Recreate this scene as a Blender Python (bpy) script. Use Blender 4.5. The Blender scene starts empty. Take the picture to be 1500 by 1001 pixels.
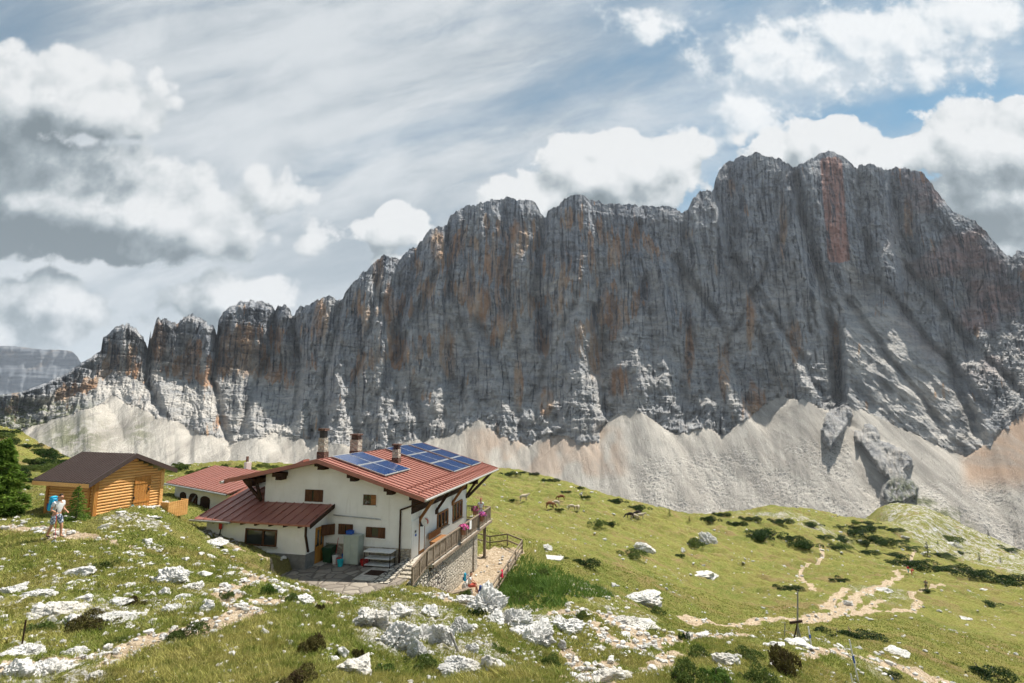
import bpy, math, random
import numpy as np
from mathutils import Vector, Matrix

random.seed(11)
R = math.radians
SC = bpy.context.scene
COL = SC.collection

# ------------------------------------------------------------------ camera
F = 750.0
PITCH = R(7.8)
CP, SP = math.cos(PITCH), math.sin(PITCH)
cam_d = bpy.data.cameras.new("camera")
cam_d.lens = 18.0
cam_d.sensor_width = 36.0
cam_d.clip_start = 0.1
cam_d.clip_end = 30000
cam = bpy.data.objects.new("camera", cam_d)
COL.objects.link(cam)
cam.rotation_euler = (R(90) + PITCH, 0, 0)
SC.camera = cam

def ray(px, py):
    v = 500.5 - py
    return np.array([px - 750.0, F * CP - v * SP, F * SP + v * CP])

def at(px, py, Y):
    r = ray(px, py)
    return r * (Y / r[1])

def kt(px, py):
    r = ray(px, py)
    return r[0] / r[1], r[2] / r[1]

def smooth(a, b, x):
    t = np.clip((x - a) / (b - a), 0, 1)
    return t * t * (3 - 2 * t)

# ------------------------------------------------------------------ noise (numpy)
def _h(ix, iy, iz, seed):
    u = np.uint32
    with np.errstate(over='ignore'):
        h = ix.astype(np.int32).astype(u) * u(374761393) + iy.astype(np.int32).astype(u) * u(668265263) + u((seed * 144665 + 12345) & 0xFFFFFFFF)
        if iz is not None: h = h + iz.astype(np.int32).astype(u) * u(2246822519)
        h ^= h >> u(13); h *= u(1274126177); h ^= h >> u(16); h *= u(2246822519)
    return (h >> u(15)) & u(0xFFFF)

_CT = np.cos(np.arange(65536) * (2 * math.pi / 65536)).astype(np.float32); _ST = np.sin(np.arange(65536) * (2 * math.pi / 65536)).astype(np.float32)
_G = np.random.RandomState(5).normal(size=(256, 3))
_G /= np.linalg.norm(_G, axis=1)[:, None]

def noise2(x, y, seed=0):
    x0 = np.floor(x); y0 = np.floor(y)
    fx = x - x0; fy = y - y0
    u = fx * fx * fx * (fx * (fx * 6 - 15) + 10); v = fy * fy * fy * (fy * (fy * 6 - 15) + 10)
    def g(dx, dy):
        a = _h(x0 + dx, y0 + dy, None, seed)
        return _CT[a] * (fx - dx) + _ST[a] * (fy - dy)
    a = g(0, 0); b = g(1, 0); c = g(0, 1); d = g(1, 1)
    return 1.5 * ((a + (b - a) * u) * (1 - v) + (c + (d - c) * u) * v)

def noise3(x, y, z, seed=0):
    x0 = np.floor(x); y0 = np.floor(y); z0 = np.floor(z)
    fx = x - x0; fy = y - y0; fz = z - z0
    u = fx * fx * (3 - 2 * fx); v = fy * fy * (3 - 2 * fy); w = fz * fz * (3 - 2 * fz)
    def g(dx, dy, dz):
        q = _G[_h(x0 + dx, y0 + dy, z0 + dz, seed) & 255]
        return q[..., 0] * (fx - dx) + q[..., 1] * (fy - dy) + q[..., 2] * (fz - dz)
    def L(a, b, t): return a + (b - a) * t
    return 1.5 * L(L(L(g(0,0,0), g(1,0,0), u), L(g(0,1,0), g(1,1,0), u), v),
             L(L(g(0,0,1), g(1,0,1), u), L(g(0,1,1), g(1,1,1), u), v), w)

def fbm2(x, y, o=4, seed=0, gain=.5):
    s = 0; a = 1.0; n = 0
    for i in range(o):
        s = s + a * noise2(x * 2 ** i + 17.3 * i, y * 2 ** i - 9.1 * i, seed + i * 7); n += a; a *= gain
    return s / n

def ridge2(x, y, o=4, seed=0, gain=.5):
    s = 0; a = 1.0; n = 0
    for i in range(o):
        s = s + a * (1 - 2 * np.abs(noise2(x * 2 ** i + 7.7 * i, y * 2 ** i + 3.1 * i, seed + i * 5))); n += a; a *= gain
    return s / n

def fbm3(x, y, z, o=4, seed=0, gain=.5):
    s = 0; a = 1.0; n = 0
    for i in range(o):
        s = s + a * noise3(x * 2 ** i + 5.3 * i, y * 2 ** i, z * 2 ** i - 3.1 * i, seed + i); n += a; a *= gain
    return s / n

# ------------------------------------------------------------------ object helpers
def tag(o, label=None, cat=None, group=None, kind=None):
    if label: o["label"] = label
    if cat: o["category"] = cat
    if group: o["group"] = group
    if kind: o["kind"] = kind
    return o

def empty(name, loc, rz=0.0, label=None, cat=None, group=None):
    o = bpy.data.objects.new(name, None)
    o.empty_display_size = .2
    o.location = loc; o.rotation_euler = (0, 0, rz)
    COL.objects.link(o)
    return tag(o, label, cat, group)

def link(name, me, parent=None, mats=(), loc=None):
    o = bpy.data.objects.new(name, me)
    for m in mats: me.materials.append(m)
    COL.objects.link(o)
    if parent: o.parent = parent
    if loc is not None: o.location = loc
    return o

def copy_tree(o, parent=None):
    c = o.copy()
    COL.objects.link(c)
    if parent: c.parent = parent
    for ch in list(o.children): copy_tree(ch, c)
    return c

def np_mesh(name, V, Q, smooth_sh=True, attrs=None, matidx=None):
    """V (n,3), Q (m,4) or (m,3)"""
    me = bpy.data.meshes.new(name)
    V = np.asarray(V, dtype=np.float32); Q = np.asarray(Q, dtype=np.int32)
    k = Q.shape[1]
    me.vertices.add(len(V)); me.vertices.foreach_set("co", V.ravel())
    me.loops.add(len(Q) * k); me.loops.foreach_set("vertex_index", Q.ravel())
    me.polygons.add(len(Q)); me.polygons.foreach_set("loop_start", np.arange(0, len(Q) * k, k, dtype=np.int32))
    me.polygons.foreach_set("use_smooth", np.full(len(Q), smooth_sh))
    if matidx is not None: me.polygons.foreach_set("material_index", np.asarray(matidx, dtype=np.int32))
    me.update(calc_edges=True)
    for kx, val in (attrs or {}).items():
        a = me.attributes.new(kx, 'FLOAT', 'POINT')
        a.data.foreach_set("value", np.asarray(val, dtype=np.float32).ravel())
    return me

class MB:
    """collects simple solids into one mesh"""
    def __init__(s): s.v = []; s.f = []; s.m = []; s.mats = []; s.cur = 0
    def mat(s, m):
        if m not in s.mats: s.mats.append(m)
        s.cur = s.mats.index(m); return s
    def add(s, vs, fs):
        n = len(s.v); s.v += [tuple(float(c) for c in p) for p in vs]
        for f in fs: s.f.append(tuple(i + n for i in f)); s.m.append(s.cur)
        return s
    def hexa(s, p):
        """8 points: bottom loop 0-3, top loop 4-7"""
        return s.add(p, [(3, 2, 1, 0), (4, 5, 6, 7), (0, 1, 5, 4), (1, 2, 6, 5), (2, 3, 7, 6), (3, 0, 4, 7)])
    def box(s, x0, x1, y0, y1, z0, z1):
        return s.hexa([(x0, y0, z0), (x1, y0, z0), (x1, y1, z0), (x0, y1, z0), (x0, y0, z1), (x1, y0, z1), (x1, y1, z1), (x0, y1, z1)])
    def bar(s, a, b, w, h=None, up=(0, 0, 1)):
        a = Vector(a); b = Vector(b); h = h or w
        d = (b - a).normalized(); u = Vector(up)
        if abs(d.dot(u)) > .98: u = Vector((1, 0, 0))
        x = d.cross(u).normalized() * (w / 2); y = x.cross(d).normalized() * (h / 2)
        return s.hexa([a - x - y, a + x - y, b + x - y, b - x - y, a - x + y, a + x + y, b + x + y, b - x + y])
    def tube(s, pts, rad, n=8, cap=True):
        pts = [Vector(p) for p in pts]
        rr = rad if isinstance(rad, (list, tuple)) else [rad] * len(pts)
        base = len(s.v); vs = []
        for i, p in enumerate(pts):
            d = (pts[min(i + 1, len(pts) - 1)] - pts[max(i - 1, 0)])
            d = d.normalized() if d.length > 1e-9 else Vector((0, 0, 1))
            u = Vector((0, 0, 1)) if abs(d.z) < .9 else Vector((1, 0, 0))
            x = d.cross(u).normalized(); y = x.cross(d)
            for j in range(n):
                t = 2 * math.pi * j / n
                vs.append(p + x * (math.cos(t) * rr[i]) + y * (math.sin(t) * rr[i]))
        fs = []
        for i in range(len(pts) - 1):
            for j in range(n):
                a = i * n + j; b = i * n + (j + 1) % n
                fs.append((a, a + n, b + n, b))
        if cap:
            fs.append(tuple(range(n))); fs.append(tuple(reversed(range((len(pts) - 1) * n, len(pts) * n))))
        return s.add(vs, fs)
    def poly(s, pts): return s.add(pts, [tuple(range(len(pts)))])
    def prism(s, poly, off):
        """extrude polygon (list of 3d pts) by vector off"""
        n = len(poly); o = Vector(off)
        vs = [Vector(p) for p in poly] + [Vector(p) + o for p in poly]
        fs = [tuple(range(n)), tuple(reversed(range(n, 2 * n)))] + [(i, i + n, (i + 1) % n + n, (i + 1) % n) for i in range(n)]
        return s.add(vs, fs)
    def build(s, name, parent=None, m=None, bevel=0.0, smooth_sh=False, loc=None):
        me = bpy.data.meshes.new(name)
        me.from_pydata(s.v, [], s.f); me.update()
        import bmesh
        bm = bmesh.new(); bm.from_mesh(me); bmesh.ops.recalc_face_normals(bm, faces=bm.faces[:]); bm.to_mesh(me); bm.free()
        if m is not None: me.materials.append(m)
        else:
            for q in s.mats: me.materials.append(q)
            me.polygons.foreach_set("material_index", s.m)
        if smooth_sh: me.polygons.foreach_set("use_smooth", [True] * len(me.polygons))
        o = bpy.data.objects.new(name, me); COL.objects.link(o)
        if parent: o.parent = parent
        if loc is not None: o.location = loc
        if bevel:
            b = o.modifiers.new("bevel", 'BEVEL'); b.width = bevel; b.segments = 1; b.limit_method = 'ANGLE'
        return o
# ------------------------------------------------------------------ node helpers
class NT:
    def __init__(s, tree): s.t = tree; s.n = tree.nodes; s.l = tree.links
    def new(s, typ, **kw):
        n = s.n.new(typ)
        for k, v in kw.items(): setattr(n, k, v)
        return n
    def put(s, sock, v):
        if v is None: return
        if isinstance(v, bpy.types.NodeSocket): s.l.new(v, sock)
        elif isinstance(v, bpy.types.Node): s.l.new(v.outputs[0], sock)
        else:
            if sock.type == 'RGBA' and len(v) == 3: v = (*v, 1)
            sock.default_value = v
    def math(s, op, a, b=None, c=None, clamp=False):
        n = s.new('ShaderNodeMath', operation=op, use_clamp=clamp)
        for i, v in enumerate((a, b, c)):
            if v is not None: s.put(n.inputs[i], v)
        return n.outputs[0]
    def vmath(s, op, a, b=None, out=0):
        n = s.new('ShaderNodeVectorMath', operation=op)
        s.put(n.inputs[0], a)
        if b is not None:
            if op == 'SCALE': s.put(n.inputs['Scale'], b)
            else: s.put(n.inputs[1], b)
        return n.outputs[out]
    def noise(s, vec, scale, detail=4, rough=.5, dist=0.0, lac=2.0):
        n = s.new('ShaderNodeTexNoise'); s.put(n.inputs['Vector'], vec)
        n.inputs['Scale'].default_value = scale; n.inputs['Detail'].default_value = detail
        n.inputs['Roughness'].default_value = rough; n.inputs['Distortion'].default_value = dist
        return n.outputs[0]
    def voro(s, vec, scale, feature='F1', rnd=1.0, out=0):
        n = s.new('ShaderNodeTexVoronoi', feature=feature); s.put(n.inputs['Vector'], vec)
        n.inputs['Scale'].default_value = scale; n.inputs['Randomness'].default_value = rnd
        return n.outputs[out]
    def mapr(s, v, a, b, c=0.0, d=1.0, smooth=True):
        n = s.new('ShaderNodeMapRange'); n.interpolation_type = 'SMOOTHSTEP' if smooth else 'LINEAR'
        s.put(n.inputs[0], v)
        for i, q in enumerate((a, b, c, d)): s.put(n.inputs[i + 1], q)
        return n.outputs[0]
    def mix(s, f, a, b, mode='MIX'):
        n = s.new('ShaderNodeMix', data_type='RGBA', blend_type=mode)
        s.put(n.inputs[0], f); s.put(n.inputs[6], a); s.put(n.inputs[7], b)
        return n.outputs[2]
    def ramp(s, f, stops):
        n = s.new('ShaderNodeValToRGB'); s.put(n.inputs[0], f)
        e = n.color_ramp.elements
        while len(e) < len(stops): e.new(.5)
        for q, (p, c) in zip(e, stops): q.position = p; q.color = (*c, 1)
        return n.outputs[0]
    def attr(s, name):
        n = s.new('ShaderNodeAttribute', attribute_name=name); return n.outputs['Fac']
    def pos(s): return s.new('ShaderNodeNewGeometry').outputs['Position']
    def obj(s): return s.new('ShaderNodeTexCoord').outputs['Object']
    def bump(s, h, strength=.5, dist=.05, normal=None):
        n = s.new('ShaderNodeBump'); n.inputs['Strength'].default_value = strength
        n.inputs['Distance'].default_value = dist; s.put(n.inputs['Height'], h)
        if normal is not None: s.put(n.inputs['Normal'], normal)
        return n.outputs[0]
    def scale3(s, v, x, y, z): return s.vmath('MULTIPLY', v, (x, y, z))

def material(name):
    m = bpy.data.materials.new(name); m.use_nodes = True
    t = NT(m.node_tree); b = m.node_tree.nodes['Principled BSDF']
    return m, t, b

def simple(name, col, rough=.7, var=.12, scale=6.0, metal=0.0, spec=.3, bump=0.0, trans=0.0):
    m, t, b = material(name)
    p = t.obj()
    n = t.noise(p, scale, 5, .6)
    lo = tuple(c * (1 - var) for c in col); hi = tuple(min(1, c * (1 + var)) for c in col)
    t.put(b.inputs['Base Color'], t.mix(t.mapr(n, .3, .7), lo, hi))
    b.inputs['Roughness'].default_value = rough; b.inputs['Metallic'].default_value = metal
    b.inputs['Specular IOR Level'].default_value = spec
    if bump: t.put(b.inputs['Normal'], t.bump(n, bump, .02))
    return m

def wood(name, col, dark, scale=1.0, axis='x', rough=.75):
    m, t, b = material(name)
    p = t.obj()
    s = {'x': (1.5, 18, 18), 'y': (18, 1.5, 18), 'z': (18, 18, 1.5)}[axis]
    n = t.noise(t.scale3(p, *[q * scale for q in s]), 1.0, 5, .6, .4)
    n2 = t.noise(p, 2.0, 3)
    c = t.mix(t.mapr(n, .3, .72), dark, col)
    c = t.mix(t.mapr(n2, .35, .75, 0, .35), c, dark)
    t.put(b.inputs['Base Color'], c); b.inputs['Roughness'].default_value = rough
    b.inputs['Specular IOR Level'].default_value = .2
    t.put(b.inputs['Normal'], t.bump(n, .3, .01))
    return m

def foliage(name, c1, c2, c3, scale=3.0):
    m, t, b = material(name)
    p = t.pos()
    n = t.noise(p, scale, 4, .6); n2 = t.noise(p, scale * 7, 2)
    rnd = t.new('ShaderNodeObjectInfo').outputs['Random']
    f = t.math('ADD', t.math('MULTIPLY', n, .7), t.math('MULTIPLY', n2, .3))
    c = t.mix(t.mapr(f, .38, .5), c1, c2)
    c = t.mix(t.mapr(f, .52, .66), c, c3)
    h = t.new('ShaderNodeHueSaturation'); t.put(h.inputs['Color'], c)
    t.put(h.inputs['Value'], t.mapr(rnd, 0, 1, .85, 1.3, False))
    t.put(b.inputs['Base Color'], h.outputs[0]); b.inputs['Roughness'].default_value = .8
    b.inputs['Specular IOR Level'].default_value = .15
    tr = t.new('ShaderNodeBsdfTranslucent'); t.put(tr.inputs[0], h.outputs[0])
    mx = t.new('ShaderNodeMixShader'); mx.inputs[0].default_value = .28
    t.l.new(b.outputs[0], mx.inputs[1]); t.l.new(tr.outputs[0], mx.inputs[2])
    t.l.new(mx.outputs[0], m.node_tree.nodes['Material Output'].inputs['Surface'])
    return m

def limestone():
    m, t, b = material("limestone_rock")
    p = t.pos()
    n = t.noise(p, 1.3, 8, .65, .3); n2 = t.noise(p, 9, 6, .7, .2); n3 = t.noise(p, .45, 3)
    pit = t.voro(t.scale3(p, 1, 1, .7), 7.0)
    c = t.ramp(n, [(.25, (.34, .33, .315)), (.42, (.54, .53, .51)), (.58, (.70, .685, .66)), (.85, (.81, .79, .76))])
    c = t.mix(t.mapr(n2, .52, .7, 0, .55), c, (.24, .235, .22))
    c = t.mix(t.mapr(n3, .52, .66, 0, .4), c, (.52, .46, .36))
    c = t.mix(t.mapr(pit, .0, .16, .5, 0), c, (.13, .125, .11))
    t.put(b.inputs['Base Color'], c); b.inputs['Roughness'].default_value = .92
    b.inputs['Specular IOR Level'].default_value = .15
    h = t.math('ADD', t.math('MULTIPLY', n2, .6), t.math('MULTIPLY', t.mapr(pit, 0, .35), .5))
    t.put(b.inputs['Normal'], t.bump(t.math('ADD', h, n), .9, .12))
    return m

def ground_mat():
    m, t, b = material("alpine_meadow")
    p = t.pos()
    path = t.attr("path"); dry = t.attr("dry"); rub = t.attr("rub")
    n1 = t.noise(p, .055, 6, .6, .3); n2 = t.noise(p, .45, 6, .65, .2); n3 = t.noise(p, 5, 5, .7); n4 = t.noise(p, 28, 4, .7)
    c = t.mix(t.mapr(n1, .36, .64), (.125, .155, .026), (.235, .235, .055))
    c = t.mix(t.mapr(n2, .42, .62, 0, .75), c, (.19, .155, .050))
    c = t.mix(t.mapr(n2, .50, .36, 0, .6), c, (.12, .15, .026))
    c = t.mix(t.mapr(n3, .40, .66, 0, .65), c, (.25, .235, .08))
    c = t.mix(t.mapr(n3, .48, .33, 0, .7), c, (.075, .085, .022))
    c = t.mix(t.mapr(n4, .5, .36, 0, .45), c, (.06, .065, .02))
    dn = t.math('MULTIPLY', dry, t.mapr(n2, .38, .6))
    c = t.mix(dn, c, (.22, .165, .075))
    # scattered stones far away
    v = t.voro(p, .9); v2 = t.voro(p, .33)
    st = t.math('MULTIPLY', t.mapr(v, .20, .14), t.mapr(t.noise(p, .12, 3), .52, .6))
    nr = t.noise(p, .16, 5, .75)
    rr = t.math('MULTIPLY', t.mapr(rub, 0, .5), t.mapr(t.math('ADD', t.math('ADD', t.math('MULTIPLY', n2, .3), t.math('MULTIPLY', n3, .3)), t.math('MULTIPLY', nr, .5)), .545, .60))
    st = t.math('MAXIMUM', t.math('MULTIPLY', st, .8), rr)
    stone = t.mix(t.mapr(n3, .35, .65), (.17, .165, .15), (.56, .54, .50))
    c = t.mix(st, c, stone)
    pn = t.mapr(t.math('ADD', path, t.math('MULTIPLY', t.math('SUBTRACT', t.math('ADD', t.math('MULTIPLY', n3, .6), t.math('MULTIPLY', n2, .5)), .55), 1.3)), .36, .56)
    dirt = t.mix(t.mapr(n3, .35, .68), (.33, .24, .15), (.58, .48, .36))
    dirt = t.mix(t.mapr(n4, .55, .7, 0, .6), dirt, (.66, .61, .53))
    dirt = t.mix(t.mapr(n2, .55, .7, 0, .5), dirt, (.26, .18, .105))
    c = t.mix(pn, c, dirt)
    t.put(b.inputs['Base Color'], c); b.inputs['Roughness'].default_value = .95
    b.inputs['Specular IOR Level'].default_value = .1
    h1 = t.bump(n2, .5, 1.2); h2 = t.bump(n3, .8, .18, h1); h3 = t.bump(n4, .7, .04, h2)
    t.put(b.inputs['Normal'], h3)
    return m

def rock_wall_mat():
    m, t, b = material("cliff_rock")
    p = t.pos()
    org = t.attr("org"); pale = t.attr("pale"); red = t.attr("red"); blk = t.attr("blk"); grn = t.attr("grn")
    pv = t.scale3(p, 1, .2, .12)       # vertical streak space
    ph = t.scale3(p, .18, .18, 1.0)      # bedding space
    n1 = t.noise(pv, .016, 7, .62, .3); n2 = t.noise(pv, .07, 6, .65); n3 = t.noise(ph, .05, 6, .65, .5); n4 = t.noise(p, .03, 8, .62)
    c = t.ramp(n1, [(.28, (.225, .25, .30)), (.43, (.33, .355, .40)), (.56, (.43, .445, .47)), (.75, (.53, .525, .51))])
    c = t.mix(t.mapr(n2, .52, .36, 0, .6), c, (.16, .17, .185))
    c = t.mix(t.mapr(n3, .5, .66, 0, .5), c, (.46, .445, .425))
    fine = t.noise(t.scale3(p, 1, .5, .55), .20, 5, .72)
    wn = t.new('ShaderNodeTexNoise'); t.put(wn.inputs['Vector'], p); wn.inputs['Scale'].default_value = .02; wn.inputs['Detail'].default_value = 4
    pw = t.vmath('ADD', p, t.vmath('SCALE', t.vmath('SUBTRACT', wn.outputs[1], (.5, .5, .5)), 60.0))
    pan = t.voro(t.scale3(pw, 1, .2, .5), .016, 'F1', 1.0, 1)
    psp = t.new('ShaderNodeSeparateColor'); t.put(psp.inputs[0], pan)
    c = t.mix(t.mapr(psp.outputs[0], 0, 1, 0, .30, False), c, (.24, .26, .30)); c = t.mix(t.mapr(psp.outputs[1], .5, 1, 0, .25, False), c, (.50, .49, .48))
    vl = t.noise(t.scale3(p, 1, .12, .06), .15, 5, .7, .0); hl_ = t.noise(t.scale3(p, .12, .12, 1), .20, 4, .7, .2)
    vk = t.mapr(pale, .1, .55, 1.0, .3)
    c = t.mix(t.math('MULTIPLY', t.mapr(vl, .45, .36, 0, .55), vk), c, (.105, .115, .135)); c = t.mix(t.math('MULTIPLY', t.mapr(vl, .57, .66, 0, .28), vk), c, (.50, .485, .46))
    c = t.mix(t.mapr(hl_, .44, .34, 0, .55), c, (.15, .155, .165)); c = t.mix(t.mapr(hl_, .56, .66, 0, .35), c, (.52, .505, .48))
    c = t.mix(t.mapr(fine, .48, .36, 0, .55), c, (.13, .14, .155)); c = t.mix(t.mapr(fine, .55, .68, 0, .5), c, (.50, .49, .47))
    c = t.mix(t.mapr(n4, .54, .68, 0, .4), c, (.38, .33, .29))
    c = t.mix(t.math('MULTIPLY', pale, t.mapr(n3, .36, .6, .45, 1.0)), c, t.mix(t.mapr(n3, .4, .62), (.40, .385, .36), (.58, .55, .51)))
    c = t.mix(t.math('MULTIPLY', org, t.mapr(n2, .38, .58, .35, 1)), c, t.mix(t.mapr(n1, .4, .6), (.44, .25, .14), (.50, .36, .25)))
    c = t.mix(t.math('MULTIPLY', red, t.mapr(n3, .3, .6, .5, 1)), c, (.50, .27, .215))
    c = t.mix(t.math('MULTIPLY', blk, t.mapr(n2, .32, .6, 1, .3)), c, (.06, .07, .09))
    gm = t.math('MULTIPLY', grn, t.mapr(t.noise(p, .06, 6, .7), .42, .55))
    c = t.mix(gm, c, (.085, .105, .035))
    t.put(b.inputs['Base Color'], c); b.inputs['Roughness'].default_value = .95
    b.inputs['Specular IOR Level'].default_value = .1
    h1 = t.bump(n4, 1.0, 22.0); h2 = t.bump(n2, .8, 8.0, h1); h3 = t.bump(n3, 1.0, 9.0, h2)
    t.put(b.inputs['Normal'], h3)
    return m

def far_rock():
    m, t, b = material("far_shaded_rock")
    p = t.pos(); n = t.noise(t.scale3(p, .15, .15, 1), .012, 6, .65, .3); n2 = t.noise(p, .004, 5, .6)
    c = t.ramp(n, [(.35, (.045, .055, .07)), (.5, (.085, .098, .118)), (.62, (.15, .155, .165))])  # cloud shade over the far range is put into this dark blue-grey
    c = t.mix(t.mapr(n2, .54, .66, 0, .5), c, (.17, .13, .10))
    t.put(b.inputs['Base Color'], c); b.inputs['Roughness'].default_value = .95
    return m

def scree_mat():
    m, t, b = material("scree_gravel")
    p = t.pos()
    red = t.attr("red"); st = t.attr("stone"); grn = t.attr("grn")
    n1 = t.noise(t.scale3(p, 1, .25, .35), .014, 6, .62, .3); n2 = t.noise(t.scale3(p, 1, .16, .25), .06, 6, .65); n3 = t.noise(p, .35, 4, .7)
    c = t.mix(t.mapr(n1, .35, .65), (.31, .288, .258), (.47, .44, .395))
    c = t.mix(t.mapr(n2, .5, .64, 0, .6), c, (.23, .218, .20)); c = t.mix(t.mapr(n2, .46, .34, 0, .5), c, (.55, .52, .475))
    c = t.mix(t.math('MULTIPLY', red, t.mapr(n1, .35, .55, .3, 1)), c, (.40, .28, .20))
    v = t.voro(p, .11); v2 = t.voro(p, .24)
    dk = t.math('MAXIMUM', t.mapr(v, .32, .2), t.mapr(v2, .30, .18))
    msk = t.math('MULTIPLY', t.mapr(st, .1, .7), t.mapr(t.noise(p, .016, 5, .65), .42, .56))
    c = t.mix(t.math('MULTIPLY', dk, msk), c, (.19, .185, .175))
    c = t.mix(t.math('MULTIPLY', t.mapr(n3, .56, .66, 0, .8), msk), c, (.62, .6, .57))
    gm = t.math('MULTIPLY', grn, t.mapr(t.noise(p, .045, 6, .7), .42, .56))
    c = t.mix(gm, c, (.11, .125, .05))
    t.put(b.inputs['Base Color'], c); b.inputs['Roughness'].default_value = .98
    b.inputs['Specular IOR Level'].default_value = .05
    h = t.bump(t.math('SUBTRACT', n3, t.math('MULTIPLY', t.math('MULTIPLY', v, msk), 1.2)), .8, 2.5)
    t.put(b.inputs['Normal'], t.bump(n2, .5, 4.0, h))
    return m

def masonry(name, c1, c2, mortar, scale=(3.2, 3.2, 5.0), gap=.07):
    m, t, b = material(name)
    p = t.scale3(t.obj(), *scale)
    e = t.voro(p, 1.0, 'DISTANCE_TO_EDGE', .75); col = t.voro(p, 1.0, 'F1', .75, 1)
    sep = t.new('ShaderNodeSeparateColor'); t.put(sep.inputs[0], col)
    c = t.mix(sep.outputs[0], c1, c2)
    c = t.mix(t.mapr(t.noise(t.obj(), 20, 4), .4, .7, 0, .3), c, tuple(q * .6 for q in c1))
    c = t.mix(t.mapr(e, gap, gap * .4), c, mortar)
    t.put(b.inputs['Base Color'], c); b.inputs['Roughness'].default_value = .95
    t.put(b.inputs['Normal'], t.bump(t.mapr(e, 0, .2), .8, .06))
    return m

def plaster():
    m, t, b = material("white_plaster")
    p = t.obj(); n = t.noise(p, .8, 5, .6); n2 = t.noise(p, 30, 4, .7); n3 = t.noise(t.scale3(p, 4, 4, .5), 1, 4)
    c = t.mix(t.mapr(n, .3, .7), (.78, .755, .70), (.86, .84, .79))
    c = t.mix(t.mapr(n3, .56, .78, 0, .35), c, (.52, .48, .41))
    t.put(b.inputs['Base Color'], c); b.inputs['Roughness'].default_value = .9
    t.put(b.inputs['Normal'], t.bump(n2, .35, .01))
    return m

def sheet_roof(name, col, dirt):
    m, t, b = material(name)
    p = t.obj(); n = t.noise(t.scale3(p, 1, 1, 1), 1.2, 6, .65); n2 = t.noise(p, 14, 4)
    c = t.mix(t.mapr(n, .35, .68), col, tuple(min(1, q * 1.12) for q in col))
    c = t.mix(t.mapr(n2, .55, .75, 0, .3), c, dirt); c = t.mix(t.mapr(n, .6, .8, 0, .25), c, dirt)
    t.put(b.inputs['Base Color'], c); b.inputs['Roughness'].default_value = .42
    b.inputs['Metallic'].default_value = .15; b.inputs['Specular IOR Level'].default_value = .4
    return m

def solar():
    m, t, b = material("solar_cells")
    p = t.new('ShaderNodeTexCoord').outputs['Object']
    n = t.new('ShaderNodeTexBrick'); n.offset = 0
    t.put(n.inputs['Vector'], p); n.inputs['Scale'].default_value = 1.0
    n.inputs['Color1'].default_value = (.010, .035, .12, 1); n.inputs['Color2'].default_value = (.014, .048, .155, 1)
    n.inputs['Mortar'].default_value = (.07, .10, .17, 1); n.inputs['Mortar Size'].default_value = .008
    n.inputs['Brick Width'].default_value = .22; n.inputs['Row Height'].default_value = .22
    t.put(b.inputs['Base Color'], n.outputs[0]); b.inputs['Roughness'].default_value = .12
    b.inputs['Specular IOR Level'].default_value = .5
    return m

def glass():
    m, t, b = material("window_glass")
    b.inputs['Base Color'].default_value = (.03, .035, .035, 1); b.inputs['Roughness'].default_value = .04
    b.inputs['Specular IOR Level'].default_value = .8
    return m

def grass_mat():
    m, t, b = material("grass_blades")
    p = t.pos()
    rnd = t.attr('tint')
    n = t.noise(p, .45, 5, .6, .2); n2 = t.noise(p, 3.5, 3, .6)
    c = t.mix(t.mapr(n, .4, .62), (.20, .26, .045), (.40, .38, .11))
    c = t.mix(t.mapr(n2, .42, .6, 0, .6), c, (.38, .34, .12))
    c = t.mix(t.mapr(n2, .5, .34, 0, .8), c, (.12, .16, .03))
    c = t.mix(t.mapr(t.noise(p, 1.1, 4, .6), .56, .7, 0, .5), c, (.17, .13, .055))
    c = t.mix(t.mapr(rnd, .85, 1.0, 0, .6), c, (.36, .30, .15))
    t.put(b.inputs['Base Color'], c); b.inputs['Roughness'].default_value = .7
    b.inputs['Specular IOR Level'].default_value = .15
    tr = t.new('ShaderNodeBsdfTranslucent'); t.put(tr.inputs[0], c)
    mx = t.new('ShaderNodeMixShader'); mx.inputs[0].default_value = .3
    t.l.new(b.outputs[0], mx.inputs[1]); t.l.new(tr.outputs[0], mx.inputs[2])
    t.l.new(mx.outputs[0], m.node_tree.nodes['Material Output'].inputs['Surface'])
    return m

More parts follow.
